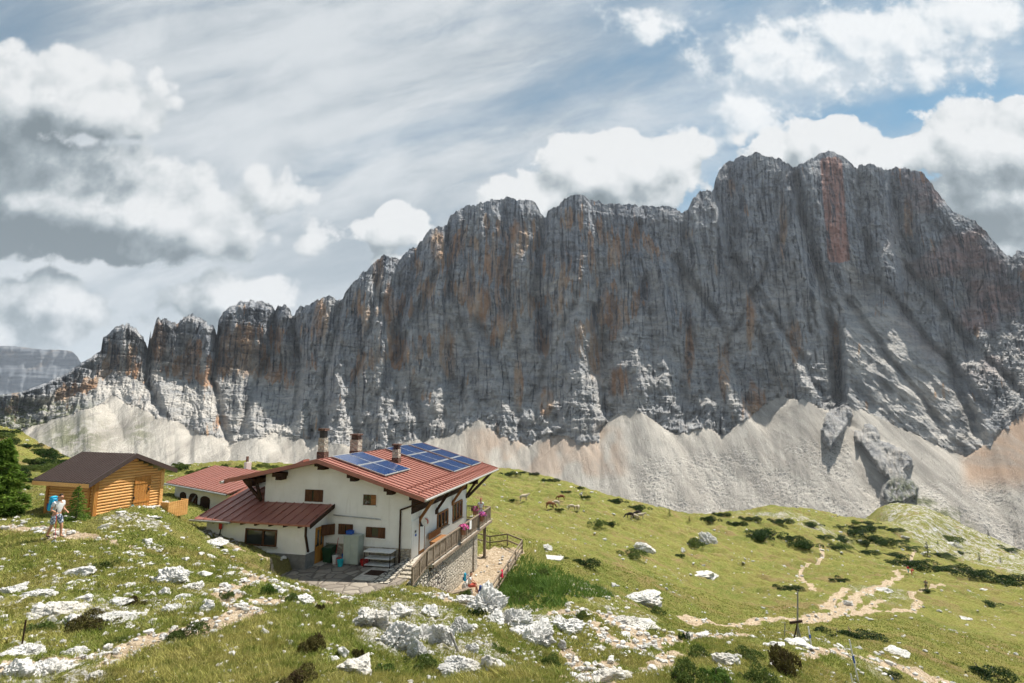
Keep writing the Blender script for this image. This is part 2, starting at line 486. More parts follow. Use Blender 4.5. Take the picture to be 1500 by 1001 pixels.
M = dict(
    ground=ground_mat(), cliff=rock_wall_mat(), scree=scree_mat(), far_rock=far_rock(), rock=limestone(), plaster=plaster(), glass=glass(), solar=solar(), grass=grass_mat(),
    red_roof=sheet_roof("red_sheet_roof", (.32, .130, .098), (.20, .09, .07)),
    brown_roof=sheet_roof("brown_sheet_roof", (.075, .052, .045), (.12, .09, .075)),
    dark_wood=wood("dark_brown_wood", (.075, .038, .022), (.022, .013, .009)),
    shutter=wood("shutter_wood", (.17, .075, .035), (.06, .028, .014), axis='z'),
    orange_wood=wood("strut_wood", (.42, .20, .075), (.2, .09, .035)),
    pine=wood("pine_logs", (.88, .52, .20), (.68, .34, .11), axis='x', rough=.6),
    pine_v=wood("pine_boards", (.62, .29, .075), (.40, .16, .04), axis='z', rough=.6),
    weathered=wood("weathered_wood", (.34, .27, .20), (.15, .115, .085), axis='z'),
    grey_wood=wood("grey_post_wood", (.38, .36, .33), (.18, .17, .155), axis='z'),
    door_wood=wood("door_wood", (.55, .27, .06), (.34, .14, .03), axis='z', rough=.5),
    stone=masonry("stone_masonry", (.40, .35, .27), (.56, .50, .41), (.30, .27, .23)),
    drystone=masonry("dry_stone", (.36, .32, .26), (.60, .56, .48), (.05, .045, .04), (3.4, 3.4, 4.4), .10),
    concrete=simple("grey_plinth", (.20, .19, .175), .9, .2, 3),
    pale_concrete=simple("pale_concrete", (.46, .42, .36), .9, .2, 3),
    paving=masonry("stone_paving", (.20, .17, .14), (.32, .28, .23), (.12, .10, .08), (1.3, 1.3, 1.3), .06),
    metal=simple("galvanised_metal", (.42, .42, .40), .45, .15, 5, .5),
    dark_metal=simple("dark_metal", (.05, .045, .04), .5, .2, 5, .5),
    cabinet=simple("pale_green_cabinet", (.42, .46, .40), .5, .08, 3),
    green_bin=simple("dark_green_plastic", (.02, .06, .03), .45),
    teal=simple("teal_plastic", (.03, .42, .48), .4),
    red_pl=simple("red_plastic", (.45, .03, .03), .4),
    blue_pl=simple("blue_plastic", (.03, .10, .42), .4),
    white_pl=simple("white_plastic", (.72, .72, .70), .5),
    bag_blue=simple("blue_nylon", (.02, .38, .60), .6, .15),
    bag_dark=simple("navy_nylon", (.02, .07, .30), .6, .15),
    white_cloth=simple("white_cotton", (.72, .72, .72), .9, .08, 14, bump=.3),
    red_cloth=simple("red_cloth", (.50, .10, .07), .9, .12, 14),
    crimson=simple("crimson_cloth", (.60, .015, .06), .9, .1),
    black_cloth=simple("black_cloth", (.03, .03, .035), .9, .1),
    skin=simple("warm_skin", (.52, .27, .17), .55, .08, 20),  # one even warm skin colour
    hair=simple("dark_hair", (.03, .02, .015), .7),
    boot=simple("boot_leather", (.12, .09, .07), .7),
    brick_dark=masonry("brown_chimney_brick", (.17, .085, .06), (.23, .13, .095), (.10, .06, .045), (6, 6, 12), .08),
    terracotta=simple("terracotta_pot", (.30, .15, .09), .8),
    magenta=simple("magenta_petals", (.62, .03, .28), .6, .3, 30),
    pinkp=simple("pink_petals", (.75, .16, .38), .6, .3, 30),
    violet=simple("violet_petals", (.30, .06, .42), .6, .3, 30),
    cowhide=simple("pale_hide", (.50, .42, .33), .8, .2, 2),
    brownhide=simple("brown_hide", (.20, .075, .03), .8, .2, 2),
    darkhide=simple("dark_hide", (.03, .022, .02), .8, .2, 2),
    mugo=foliage("dwarf_pine_needles", (.012, .026, .008), (.026, .052, .014), (.05, .085, .022), 1.2),
    larch=foliage("conifer_needles", (.06, .11, .018), (.11, .18, .028), (.19, .26, .045), 1.5),
    shrub=foliage("shrub_leaves", (.05, .075, .02), (.085, .12, .03), (.14, .17, .05), 1.6),
    heath=foliage("heather_leaves", (.055, .038, .02), (.085, .075, .025), (.12, .11, .04), 3),
    weeds=foliage("weed_leaves", (.055, .105, .02), (.10, .165, .035), (.17, .23, .06), 1.0),
    bark=wood("tree_bark", (.12, .085, .06), (.045, .03, .022), axis='z'),
)
def check_cloth():
    m, t, b = material("checked_cloth")
    p = t.obj(); n = t.new('ShaderNodeTexChecker'); t.put(n.inputs['Vector'], p)
    n.inputs['Scale'].default_value = 14
    n.inputs['Color1'].default_value = (.55, .60, .66, 1); n.inputs['Color2'].default_value = (.10, .13, .22, 1)
    t.put(b.inputs['Base Color'], n.outputs[0]); b.inputs['Roughness'].default_value = .9
    return m
M['check'] = check_cloth()
# ------------------------------------------------------------------ world + sun
SUN_AZ, SUN_EL = R(47), R(57)       # azimuth from +Y towards +X
SUN = Vector((math.sin(SUN_AZ) * math.cos(SUN_EL), math.cos(SUN_AZ) * math.cos(SUN_EL), math.sin(SUN_EL)))
w = bpy.data.worlds.new("World"); SC.world = w; w.use_nodes = True
t = NT(w.node_tree)
for n in list(t.n): t.n.remove(n)
sky = t.new('ShaderNodeTexSky', sky_type='NISHITA'); sky.sun_disc = False
sky.sun_elevation = SUN_EL; sky.sun_rotation = SUN_AZ; sky.altitude = 2200; sky.air_density = 1.0; sky.dust_density = .6; sky.ozone_density = 1.5
SKY_S = .10
gen = t.new('ShaderNodeTexCoord').outputs['Generated']
sep = t.new('ShaderNodeSeparateXYZ'); t.put(sep.inputs[0], gen)
yc = t.math('MAXIMUM', t.math('ABSOLUTE', sep.outputs[1]), .22)
k = t.math('DIVIDE', sep.outputs[0], yc); tt = t.math('DIVIDE', sep.outputs[2], yc)
cb = t.new('ShaderNodeCombineXYZ'); t.put(cb.inputs[0], k); t.put(cb.inputs[1], tt); t.put(cb.inputs[2], t.math('MULTIPLY', t.math('SIGN', sep.outputs[1]), 2.0))
P0 = cb.outputs[0]
# (px, py, rx, ry, weight)
BL = [(40, 140, 200, 100, 1.35), (150, 165, 120, 70, 1.2), (-60, 210, 190, 160, 1.5), (40, 290, 290, 110, 1.7), (190, 325, 220, 78, 1.6), (310, 350, 120, 46, 1.0), (60, 460, 130, 75, 1.0), (-30, 480, 120, 90, .9),
      (330, 450, 112, 58, 1.1), (575, 330, 60, 42, .9), (395, 285, 70, 40, .45), (465, 355, 46, 34, .55), (590, 385, 50, 26, .6),
      (900, 258, 160, 84, 1.2), (770, 300, 110, 50, .9), (1000, 240, 70, 66, .9), (1235, 215, 70, 60, 1.05), (1320, 235, 110, 50, 1.0),
      (1450, 215, 140, 95, 1.15), (1460, 300, 150, 90, 1.1), (1480, 370, 80, 40, .8), (1150, 230, 50, 40, .5)]
WI = [(1150, 80, 150, 85, 1.0), (1290, 50, 190, 75, 1.05), (1430, 20, 170, 60, 1.1), (1350, 110, 110, 36, .8), (940, 38, 64, 38, .95), (1110, 160, 80, 70, .7), (1080, 205, 60, 50, .5), (1220, 120, 90, 40, .6)]
def make_group(name, blobs, scale, amp, lo):
    g = bpy.data.node_groups.new(name, 'ShaderNodeTree')
    g.interface.new_socket('P', in_out='INPUT', socket_type='NodeSocketVector')
    g.interface.new_socket('D', in_out='OUTPUT', socket_type='NodeSocketFloat')
    q = NT(g); gi = q.new('NodeGroupInput'); go = q.new('NodeGroupOutput')
    p = gi.outputs[0]
    w1 = q.new('ShaderNodeTexNoise'); q.put(w1.inputs['Vector'], p); w1.inputs['Scale'].default_value = scale * .5; w1.inputs['Detail'].default_value = 3
    warp = q.vmath('SCALE', q.vmath('SUBTRACT', w1.outputs[1], (.5, .5, .5)), .10)
    pw = q.vmath('ADD', p, warp)
    acc = None
    for (px, py, rx, ry, wt) in blobs:
        a, b = kt(px, py)
        v = q.vmath('MULTIPLY', q.vmath('SUBTRACT', pw, (a, b, 2.0)), (750. / rx, 750. / ry, 1.0))
        l = q.vmath('LENGTH', v, out=1)
        d = q.math('MULTIPLY_ADD', l, -1.0 * wt, wt)
        acc = d if acc is None else q.math('SMOOTH_MAX', acc, d, .15)
    n = q.noise(p, scale, 9, .61, .0)
    n2 = q.voro(q.vmath('ADD', p, q.vmath('SCALE', warp, 1.2)), scale * 2.6, 'F1')
    s = q.math('ADD', acc, q.math('MULTIPLY', q.math('SUBTRACT', n, .5), amp))
    s = q.math('ADD', s, q.math('MULTIPLY', q.math('SUBTRACT', .45, n2), lo))
    q.put(go.inputs[0], s)
    return g
G1 = make_group("cumulus_field", BL, 6.5, 1.75, .50)
G2 = make_group("wispy_field", WI, 9.5, 3.0, .25)
def use(g, p):
    n = t.new('ShaderNodeGroup'); n.node_tree = g; t.put(n.inputs[0], p); return n.outputs[0]
D1 = use(G1, P0); D1b = use(G1, t.vmath('ADD', P0, (.022, .040, 0)))
D1c = use(G1, t.vmath('ADD', P0, (.03, .15, 0)))
D2 = use(G2, P0); D2b = use(G2, t.vmath('ADD', P0, (.02, .03, 0)))
soft = t.mapr(k, -.2, -.55)
dark = t.math('MAXIMUM', t.math('MULTIPLY', t.mapr(k, -.30, -.55), t.mapr(tt, .20, .34)), t.math('MULTIPLY', t.mapr(k, .80, .95), .8))
a1 = t.math('ADD', t.math('MULTIPLY', t.mapr(D1, .0, .15), t.math('SUBTRACT', 1.0, soft)), t.math('MULTIPLY', t.mapr(D1, -.02, .24), soft))
# sun side of a cloud is the side where it thins out towards the light
edge = t.math('MULTIPLY', t.math('SUBTRACT', D1, D1b), t.mapr(dark, 0, 1, .95, .55, False))
thick = t.mapr(D1c, -.1, .8)
body = t.math('MULTIPLY', thick, t.mapr(dark, 0, 1, .46, .66, False))
lit = t.math('ADD', t.math('SUBTRACT', t.mapr(dark, 0, 1, .84, .74, False), body), t.math('ADD', edge, t.math('MULTIPLY', t.math('SUBTRACT', t.noise(P0, 12.0, 8, .62, .0), .5), 1.05)), clamp=True)
cum = t.ramp(lit, [(0.0, (.19, .235, .26)), (.35, (.33, .385, .415)), (.70, (.62, .66, .68)), (1.0, (.83, .845, .85))])
a2 = t.math('MULTIPLY', t.mapr(D2, -.1, .55), .95)
wl = t.math('ADD', t.mapr(D2, .0, .9, .45, .95), t.math('MULTIPLY', t.math('SUBTRACT', D2, D2b), .5), clamp=True)
wis = t.mix(wl, (.42, .53, .62), (.90, .92, .93))
# thin high veil with streaks
rot = t.new('ShaderNodeMapping'); rot.inputs['Rotation'].default_value = (0, 0, R(-16)); t.put(rot.inputs['Vector'], P0)
sv = t.vmath('MULTIPLY', rot.outputs[0], (1.0, 3.4, 1.0))
vn = t.noise(sv, 1.3, 7, .6, .35); vn2 = t.noise(t.vmath('MULTIPLY', rot.outputs[0], (1.4, 3.4, 1)), 2.2, 8, .58, .4)
side = t.mapr(k, .55, -.1, .0, 1.0)
hole = t.math('MULTIPLY', t.mapr(k, -.88, -1.08), t.mapr(tt, .70, .84))
lowv = t.mapr(tt, .55, .05)
veil = t.math('ADD', t.math('MULTIPLY', t.math('SUBTRACT', vn, .5), 2.2), t.math('ADD', t.math('MULTIPLY', side, .55), t.math('ADD', .40, t.math('MULTIPLY', lowv, .5))))
veil = t.math('ADD', veil, t.math('MULTIPLY', t.math('SUBTRACT', vn2, .5), .7), clamp=True)
veil = t.math('MULTIPLY', veil, t.math('SUBTRACT', .95, t.math('MULTIPLY', hole, .45)))
vcol = t.mix(t.mapr(t.math('ADD', t.math('MULTIPLY', vn2, .6), t.math('MULTIPLY', vn, .4)), .38, .62), (.42, .48, .53), (.70, .735, .76))
blue = t.vmath('MULTIPLY', t.vmath('SCALE', sky.outputs[0], SKY_S), (.60, .82, .70))
CS = 1.0 / 1.62
base = t.mix(veil, blue, t.vmath('SCALE', vcol, CS))
c = t.mix(a2, base, t.vmath('SCALE', wis, CS))
c = t.mix(a1, c, t.vmath('SCALE', cum, CS))
bg = t.new('ShaderNodeBackground'); t.put(bg.inputs[0], c); bg.inputs[1].default_value = 1.0
out = t.new('ShaderNodeOutputWorld'); t.l.new(bg.outputs[0], out.inputs[0])
sd = bpy.data.lights.new("sun", 'SUN'); sd.energy = 4.8; sd.angle = R(.53); sd.color = (1, .94, .84)
so = bpy.data.objects.new("sun", sd); COL.objects.link(so)
so.rotation_euler = (-SUN).to_track_quat('-Z', 'Y').to_euler()
so.location = (60, 30, 90)
SC.view_settings.view_transform = 'Standard'; SC.view_settings.look = 'None'
SC.view_settings.exposure = .7; SC.view_settings.gamma = 1.0
SC.cycles.use_denoising = True
SC.cycles.use_adaptive_sampling = True; SC.cycles.adaptive_threshold = .03; SC.cycles.adaptive_min_samples = 12
SC.cycles.max_bounces = 6; SC.cycles.diffuse_bounces = 2; SC.cycles.glossy_bounces = 2; SC.cycles.transparent_max_bounces = 6
SC.cycles.volume_bounces = 0
# ------------------------------------------------------------------ hut frame
HC = at(600, 829, 31.0)
AL = R(13)
HA = np.array([-math.cos(AL), math.sin(AL), 0]); HD = np.array([math.sin(AL), math.cos(AL), 0])
def hl(x, y):
    dx = x - HC[0]; dy = y - HC[1]
    return dx * HA[0] + dy * HA[1], dx * HD[0] + dy * HD[1]
def hw(a, d, z=0.0):
    return HC + HA * a + HD * d + np.array([0, 0, z])
def lp(a, d, z):           # hut-local (a left, d deep) -> hut object space (x right)
    return (-a, d, z)

CTRL = [(0,1001,7.5),(250,1001,7.5),(500,1001,8),(750,1001,8.5),(900,1001,10),(1020,1001,11),(1150,990,18),(1250,1001,21),(1380,1001,30),(1500,1001,40),
 (35,950,10),(0,900,12.5),(0,850,16),(150,900,12.5),(300,900,12.5),(450,930,11),(560,930,12.5),(250,840,17.5),(80,787,21),(0,775,24),(0,745,33),(180,790,22),
 (136,758,27),(234,742,30),(68,738,31),(60,722,42),(20,700,55),(270,775,28),(300,790,29.7),(370,808,29.2),(430,830,28.4),(300,820,22),(400,850,20),(360,835,22.5),
 (515,880,24.3),(470,870,23),(560,868,24),(600,872,23),(650,880,22.5),(640,930,15),(700,930,15.5),(700,882,25),(740,925,17.5),(620,990,9.2),
 (780,905,25),(730,885,30),(760,850,34),(830,870,32),(850,905,24),(800,940,18.5),(810,985,14),(900,930,20),(880,970,15.5),(980,950,20),(1000,975,16),(960,905,32),
 (780,800,55),(850,830,50),(950,860,50),(760,760,90),(720,745,110),(900,800,85),(900,770,125),(930,757,150),(850,730,160),(760,715,190),
 (750,691,235),(700,690,225),(690,700,160),(830,707,230),(900,733,220),(960,747,215),(1040,757,215),(1130,744,235),(1200,752,250),(1250,762,250),(1300,768,290),
 (1360,760,340),(1450,790,360),(1500,812,370),(1290,745,400),(1400,800,320),(1500,850,210),(1400,845,150),(1357,862,104),(1330,838,142),(1250,800,200),(1100,790,150),(1010,795,130),(1200,850,112),
 (1250,872,76),(1100,905,52),(1000,915,40),(1150,900,56),(1172,940,28),(1100,945,24),(1050,960,20),(1240,940,34),(1300,900,62),(1400,900,82),(1500,900,95),(1500,950,58),(1400,950,46),(1000,850,72),(1100,850,90),
 (50,645,115),(0,628,118),(100,682,100),(30,660,95),(160,692,85),(110,700,60),(250,690,95),(320,681,100),(400,684,100),(500,690,120),(600,692,170),(210,700,60),(330,700,60),
 # behind the crests
 (0,665,170),(100,730,160),(250,740,160),(400,740,170),(550,745,280),(700,745,330),(830,770,330),(960,810,320),(1100,810,340),(1200,815,350),(1260,820,350),
 (1290,800,520),(1400,830,520),(1500,860,520),(1600,830,360),(1700,900,100),(1650,1001,40),(-150,900,12),(-200,760,30),(-150,640,110),(-150,700,170),(1300,1100,16),(750,1200,5),(100,1200,4.5),(1500,1150,20)]
_c = np.array([at(*q) for q in CTRL])
def uv_(x, y): return x / y * 1.0, np.log(y) * .55
_cu, _cv = uv_(_c[:, 0], _c[:, 1]); _cz = _c[:, 2] / _c[:, 1]
def _phi(r2): return np.where(r2 > 1e-12, .5 * r2 * np.log(r2 + 1e-12), 0)
_n = len(_c)
_A = np.zeros((_n + 3, _n + 3))
_A[:_n, :_n] = _phi((_cu[:, None] - _cu) ** 2 + (_cv[:, None] - _cv) ** 2) + np.eye(_n) * 2e-4
_A[:_n, _n] = 1; _A[:_n, _n + 1] = _cu; _A[:_n, _n + 2] = _cv; _A[_n:, :_n] = _A[:_n, _n:].T
_w = np.linalg.solve(_A, np.concatenate([_cz, [0, 0, 0]]))

def boxmask(v, lo, hi, s): return smooth(lo - s, lo, v) * (1 - smooth(hi, hi + s, v))

def height(x, y, detail=True):
    x = np.asarray(x, float); y = np.maximum(np.asarray(y, float), 1.0)
    u, v = uv_(x, y)
    z = _w[_n] + _w[_n + 1] * u + _w[_n + 2] * v
    for i in range(_n): z = z + _w[i] * _phi((u - _cu[i]) ** 2 + (v - _cv[i]) ** 2)
    z = z * y
    a, d = hl(x, y)
    zh = HC[2]
    # flat places round the hut
    yard = boxmask(a, -.9, 6.2, .35) * boxmask(d, -6.5, 1, .5)
    patio = boxmask(a, -4.6, -1.2, .6) * boxmask(d, 1.0, 17.5, 1.5)
    under = boxmask(a, -1.2, 13.5, .3) * boxmask(d, .2, 13.5, .5)
    flat = np.maximum(np.maximum(yard, patio), under)
    if detail:
        nf = fbm2(x * .05, y * .05, 3, 3) * np.clip(y - 35, 0, 120) * .014
        nm = fbm2(x * .22, y * .22, 4, 9) * np.clip(.10 + y * .010, 0, .9)
        ns = fbm2(x * 1.1, y * 1.1, 4, 21) * np.clip(.13 + y * .002, 0, .3)
        tr = ridge2(x * .06 + fbm2(x * .02, y * .02, 2, 5) * 1.0, y * .16, 3, 31)
        nt = smooth(.2, .8, tr) * np.clip(y - 45, 0, 90) * .009
        z = z + (nf + nm + ns + nt) * (1 - flat)
    z = z * (1 - yard) + (zh - .02) * yard
    z = z * (1 - patio) + (zh - 2.4) * patio
    z = z * (1 - under) + np.minimum(z, zh - .5) * under
    # bench for the shed
    sa = (x - SHX[0]) * SF[0] + (y - SHX[1]) * SF[1]; sb = (x - SHX[0]) * SL[0] + (y - SHX[1]) * SL[1]
    m = boxmask(sa, -.2, 4.0, .8) * boxmask(sb, -.3, 4.0, .8)
    z = z * (1 - m) + np.minimum(z, SHX[2] - .05) * m
    return z
# shed frame (near corner, front runs away from the camera)
SHX = at(136, 757, 28.0)
SAZ = R(18)
SF = np.array([math.sin(SAZ), math.cos(SAZ), 0]); SL = np.array([-math.cos(SAZ), math.sin(SAZ), 0])

_ys = np.exp(np.linspace(math.log(3.5), math.log(520), 1500))
def ground_at(px, py, ymin=3.5):
    """first point of the ground on the line of sight"""
    r = ray(px, py); X = _ys * r[0] / r[1]; Z = _ys * r[2] / r[1]
    h = height(X, _ys)
    ok = np.where((Z <= h) & (_ys >= ymin))[0]
    i = ok[0] if len(ok) else len(_ys) - 1
    return np.array([X[i], _ys[i], h[i]])
def hz(x, y): return float(height(np.array([x]), np.array([y]))[0])

# ------------------------------------------------------------------ trails
PATHS = [  # polyline pixels, half width in metres
 ([(150,972),(195,952),(240,932),(290,918),(335,905),(370,888),(400,880),(440,878),(480,882)], .33),
 ([(335,905),(350,890),(330,875),(345,862),(372,850),(362,838),(345,830)], .35),
 ([(372,850),(420,858),(460,868),(505,876)], .45),
 ([(0,770),(30,772),(60,775),(95,785),(120,783)], .5),
 ([(135,787),(180,800),(230,806)], .2),
 ([(20,985),(70,975),(110,965)], .5),
 ([(295,788),(345,802),(400,825),(445,848),(470,858)], .18),
 ([(640,870),(672,885),(690,892)], .7),
 ([(820,898),(850,896),(885,900),(915,915),(940,935),(965,938)], .75),
 ([(872,915),(885,930),(920,950),(955,945),(985,938),(1010,930)], .45),
 ([(1005,908),(1040,912),(1075,915),(1110,908),(1140,906),(1180,905),(1215,900),(1240,885),(1262,868),(1280,862)], .85),
 ([(1010,930),(1050,935),(1090,930)], .5),
 ([(830,955),(850,975),(870,1001)], .35),
 ([(880,975),(920,990),(950,985),(960,970),(985,955)], .4),
 ([(1130,905),(1180,912),(1230,895),(1250,880)], 1.0),
 ([(1262,868),(1300,855),(1320,845),(1310,835),(1330,838)], .9),
 ([(1290,880),(1250,900),(1270,898),(1330,893),(1345,885),(1335,872),(1357,862),(1380,856)], .55),
 ([(1200,800),(1205,812),(1200,822),(1175,832),(1172,840),(1185,855),(1192,865)], .5),
 ([(1290,970),(1330,985),(1380,995)], .7),
 ([(1180,960),(1230,955),(1290,972)], .4),
 ([(1240,862),(1225,875),(1210,890)], .8),
 ([(1340,806),(1336,815),(1325,828)], .5),
]
def trail_segments():
    out = []
    for pl, wd in PATHS:
        P = [ground_at(*q) for q in pl]
        for a, b in zip(P[:-1], P[1:]):
            if abs(a[1] - b[1]) < 45: out.append((a, b, wd))
    return out
TRAILS = trail_segments()
def path_mask(x, y):
    m = np.zeros_like(x)
    # wobble so the edges are ragged
    jx = fbm2(x * .6, y * .6, 4, 77, .7) * .8; jy = fbm2(x * .6 + 40, y * .6, 4, 78, .7) * .8
    X = x + jx; Y = y + jy
    for a, b, wd in TRAILS:
        x0, x1 = min(a[0], b[0]) - wd * 3 - 1, max(a[0], b[0]) + wd * 3 + 1
        y0, y1 = min(a[1], b[1]) - wd * 3 - 1, max(a[1], b[1]) + wd * 3 + 1
        s = (X > x0) & (X < x1) & (Y > y0) & (Y < y1)
        if not s.any(): continue
        dx, dy = b[0] - a[0], b[1] - a[1]; L = dx * dx + dy * dy + 1e-9
        tt_ = np.clip(((X[s] - a[0]) * dx + (Y[s] - a[1]) * dy) / L, 0, 1)
        dd = np.hypot(X[s] - a[0] - tt_ * dx, Y[s] - a[1] - tt_ * dy)
        m[s] = np.maximum(m[s], 1 - smooth(wd * .38, wd * 1.2, dd))
    a, d = hl(x, y)
    a = a + jx; d = d + jy * 2
    pat = boxmask(a, -3.7, -1.0, .5) * boxmask(d, .2, 14.0, 1.0)
    return np.maximum(m, pat)

# ------------------------------------------------------------------ ground mesh
NX, NY = 1150, 860
kx = np.linspace(-1.3, 1.3, NX)
yy = np.exp(np.linspace(math.log(3.0), math.log(520), NY))
KX, YY = np.meshgrid(kx, yy)
GX = KX * YY; GY = YY
GZ = height(GX, GY)
pm = path_mask(GX, GY)
rub = np.zeros_like(GX)          # rocky rubble and outcrop zones, given where they lie in the world
def zone(px, py, rx, ry, s=1.0):
    c0 = ground_at(px, py); k0 = c0[0] / c0[1]
    ku = rx / 760.0; yv = abs(math.log(max(ground_at(px, py - ry)[1], c0[1] * 1.03) / c0[1]))
    return s * (1 - smooth(.55, 1.15, np.hypot((KX - k0) / ku, np.log(YY / c0[1]) / max(yv, .04))))
for q in [(1400,785,110,26,.80),(1470,805,60,22,.8),(1340,765,60,14,.7),(70,880,95,26,.8),(60,985,95,26,.85),(170,905,50,20,.7),(600,925,90,45,.85),(700,960,60,35,.8),(190,762,45,9,.9),
          (330,790,40,10,.6),(900,990,50,18,.75),(930,905,35,18,.7),(760,905,60,25,.75),(1160,760,90,10,.35),(880,873,70,14,.45),(500,980,40,20,.6),(1290,870,50,15,.35),(290,870,40,20,.35),(230,890,70,18,.35),(1250,960,90,10,.2)]:
    rub = np.maximum(rub, zone(*q))
dry = smooth(.0, .5, fbm2(GX * .12, GY * .12, 3, 41))
idx = np.arange(NX * NY).reshape(NY, NX)
Q = np.stack([idx[:-1, :-1], idx[:-1, 1:], idx[1:, 1:], idx[1:, :-1]], -1).reshape(-1, 4)
# rough micro relief where the rubble is
gz = GZ + rub * (np.abs(fbm2(GX * 2.2, GY * 2.2, 3, 55)) * .35) * np.clip(YY / 20, .6, 6) - smooth(.4, .9, pm) * .05
V = np.stack([GX, GY, gz], -1).reshape(-1, 3)
pf = pm.reshape(-1)[Q].mean(1)
def sub_mesh(name, sel, attrs):
    q = Q[sel]; used, inv = np.unique(q, return_inverse=True)
    return np_mesh(name, V[used], inv.reshape(-1, 4), True, {k_: v_.reshape(-1)[used] for k_, v_ in attrs.items()})
at_ = dict(path=pm, rub=rub, dry=dry)
ground = tag(link("ground", sub_mesh("ground", pf <= .55, at_), mats=[M['ground']]), kind='structure')
dirt = tag(link("dirt_path", sub_mesh("dirt_path", pf > .55, at_), mats=[M['ground']]), kind='structure')
# ------------------------------------------------------------------ the cliff, its scree and the far range
RIDGE = [(-170,560),(-60,580),(0,578),(30,575),(70,560),(100,545),(120,532),(148,514),(150,497),(160,488),(170,480),(190,476),(200,485),(210,495),(216,514),(220,500),(222,478),(230,466),(245,468),(258,475),(265,470),(272,464),(282,459),(292,465),(305,475),(314,482),(318,494),(320,470),(328,455),(340,450),(352,443),(370,440),(385,442),(398,448),(403,460),(408,450),(416,447),(425,455),(428,464),(440,450),(455,445),(462,442),(470,438),(475,432),(485,435),(495,440),(500,440),(510,425),(520,410),(540,395),(553,382),(562,374),(575,378),(585,380),(600,365),(610,362),(618,350),(630,335),(645,330),(655,328),(660,315),(675,305),(700,297),(720,293),(735,290),(755,290),(765,293),(775,292),(785,298),(797,316),(800,319),(803,308),(815,302),(825,293),(838,285),(850,284),(862,290),(875,295),(890,298),(905,298),(930,300),(960,302),(985,302),(1000,312),(1008,306),(1015,290),(1025,280),(1045,277),(1048,262),(1055,247),(1062,240),(1080,230),(1100,226),(1110,223),(1125,228),(1140,232),(1155,240),(1162,246),(1175,238),(1190,230),(1205,223),(1218,221),(1235,228),(1250,242),(1256,247),(1258,241),(1280,241),(1300,248),(1310,246),(1330,246),(1350,252),(1362,262),(1370,278),(1385,295),(1398,312),(1415,316),(1435,330),(1450,345),(1462,360),(1475,374),(1482,376),(1490,368),(1510,366),(1600,380),(1700,420)]
BASE = [(-170,640),(0,632),(60,622),(90,612),(120,600),(150,592),(165,575),(180,590),(205,598),(232,612),(262,618),(290,628),(320,640),(345,646),(372,640),(400,634),(440,640),(470,648),(500,652),(545,660),(580,652),(620,642),(650,640),(680,628),(705,612),(720,630),(740,640),(765,650),(778,655),(795,640),(830,636),(850,650),(872,648),(890,625),(905,606),(930,598),(950,610),(970,626),(990,638),(1010,630),(1035,625),(1062,640),(1085,618),(1110,600),(1135,580),(1150,575),(1172,582),(1190,592),(1212,600),(1232,588),(1262,600),(1300,618),(1350,642),(1400,662),(1438,680),(1452,676),(1435,650),(1500,604),(1600,640),(1700,680)]
def trace(pts, ku):
    q = np.array([kt(*p) for p in pts]); o = np.argsort(q[:, 0]); return np.interp(ku, q[o, 0], q[o, 1])
MX, MV = 1750, 640
mk = np.linspace(-1.16, 1.16, MX)
t_r = trace(RIDGE, mk); t_b = trace(BASE, mk)
pxk0 = 750 + 757 * mk
t_r = t_r + np.abs(fbm2(mk * 48, mk * 0 + 9, 3, 67)) * .015 * np.interp(pxk0, [100, 160, 520, 620], [0, 1, 1, 0]) + (fbm2(mk * 60, mk * 0 + 3, 4, 61) * .010 - np.abs(fbm2(mk * 140, mk * 0, 2, 63)) * .007) * smooth(-.95, -.7, mk)
pxk = 750 + 757 * mk                     # rough pixel column, only used to describe where along the wall things lie
Yb = np.interp(pxk, [-150, 0, 150, 300, 450, 650, 900, 1130, 1230, 1350, 1500, 1700], [1000, 1050, 1180, 1260, 1330, 1400, 1420, 1400, 1330, 1240, 1130, 1000])
t_bot = -.42
vs = np.linspace(0, 1, MV)
fr = .30                                # share of rows below the foot of the wall
t_foot = np.convolve(np.pad(t_b, 150, mode='edge'), np.hanning(301) / np.hanning(301).sum(), 'same')[150:-150]
Tt = np.where(vs[:, None] < fr, t_bot + (t_foot - t_bot) * (vs[:, None] / fr), t_foot + (t_r - t_foot) * ((vs[:, None] - fr) / (1 - fr)))
K2 = np.broadcast_to(mk, Tt.shape)
def pxof(k_, t_):                        # exact projection of a direction, to describe features
    d = CP + t_ * SP
    return 750 + F * k_ / d, 500.5 - F * (t_ * CP - SP) / d
PX, PY = pxof(K2, Tt)
h_ = np.clip((Tt - t_foot) / np.maximum(t_r - t_foot, .02), 0, 1)      # 0 base .. 1 crest
# slope of the face (rise per metre back): slabs low down, walls above, ledges between
s_ = K2 * 1350; zz = Tt * 1350
wx = fbm2(s_ / 160, zz / 200, 3, 101) * 15
tilt = zz + s_ * .10 + wx * .6
band = smooth(.15, .75, ridge2(tilt / 95 * .35, tilt * 0 + 1.5 + s_ / 900, 2, 103))
S = 1.7 + 2.2 * smooth(.15, .6, h_) + 1.7 * fbm2(s_ / 110, zz / 130, 3, 105)
left = 1 - smooth(400, 520, PX)
S = S * (1 - .62 * left * (1 - smooth(.42, .62, h_)))
ledge = smooth(.55, .9, noise2(tilt / 30, s_ / 260, 107) * .5 + .5 + .15 * fbm2(s_ / 60, zz / 60, 2, 109))
S = S * (1 - .52 * ledge)
rs = smooth(1225, 1250, PX) * smooth(420, 470, PY)                # right hand slabs lie back
S = S * (1 - rs) + (1.35 + .5 * fbm2(s_ / 80, zz / 80, 2, 111)) * rs
S = np.maximum(S, .75)
S = np.where(Tt < t_foot - .02, 7.0, S)
S = np.maximum(S, Tt + .35)
lnY = np.zeros_like(Tt)
dT = np.diff(Tt, axis=0)
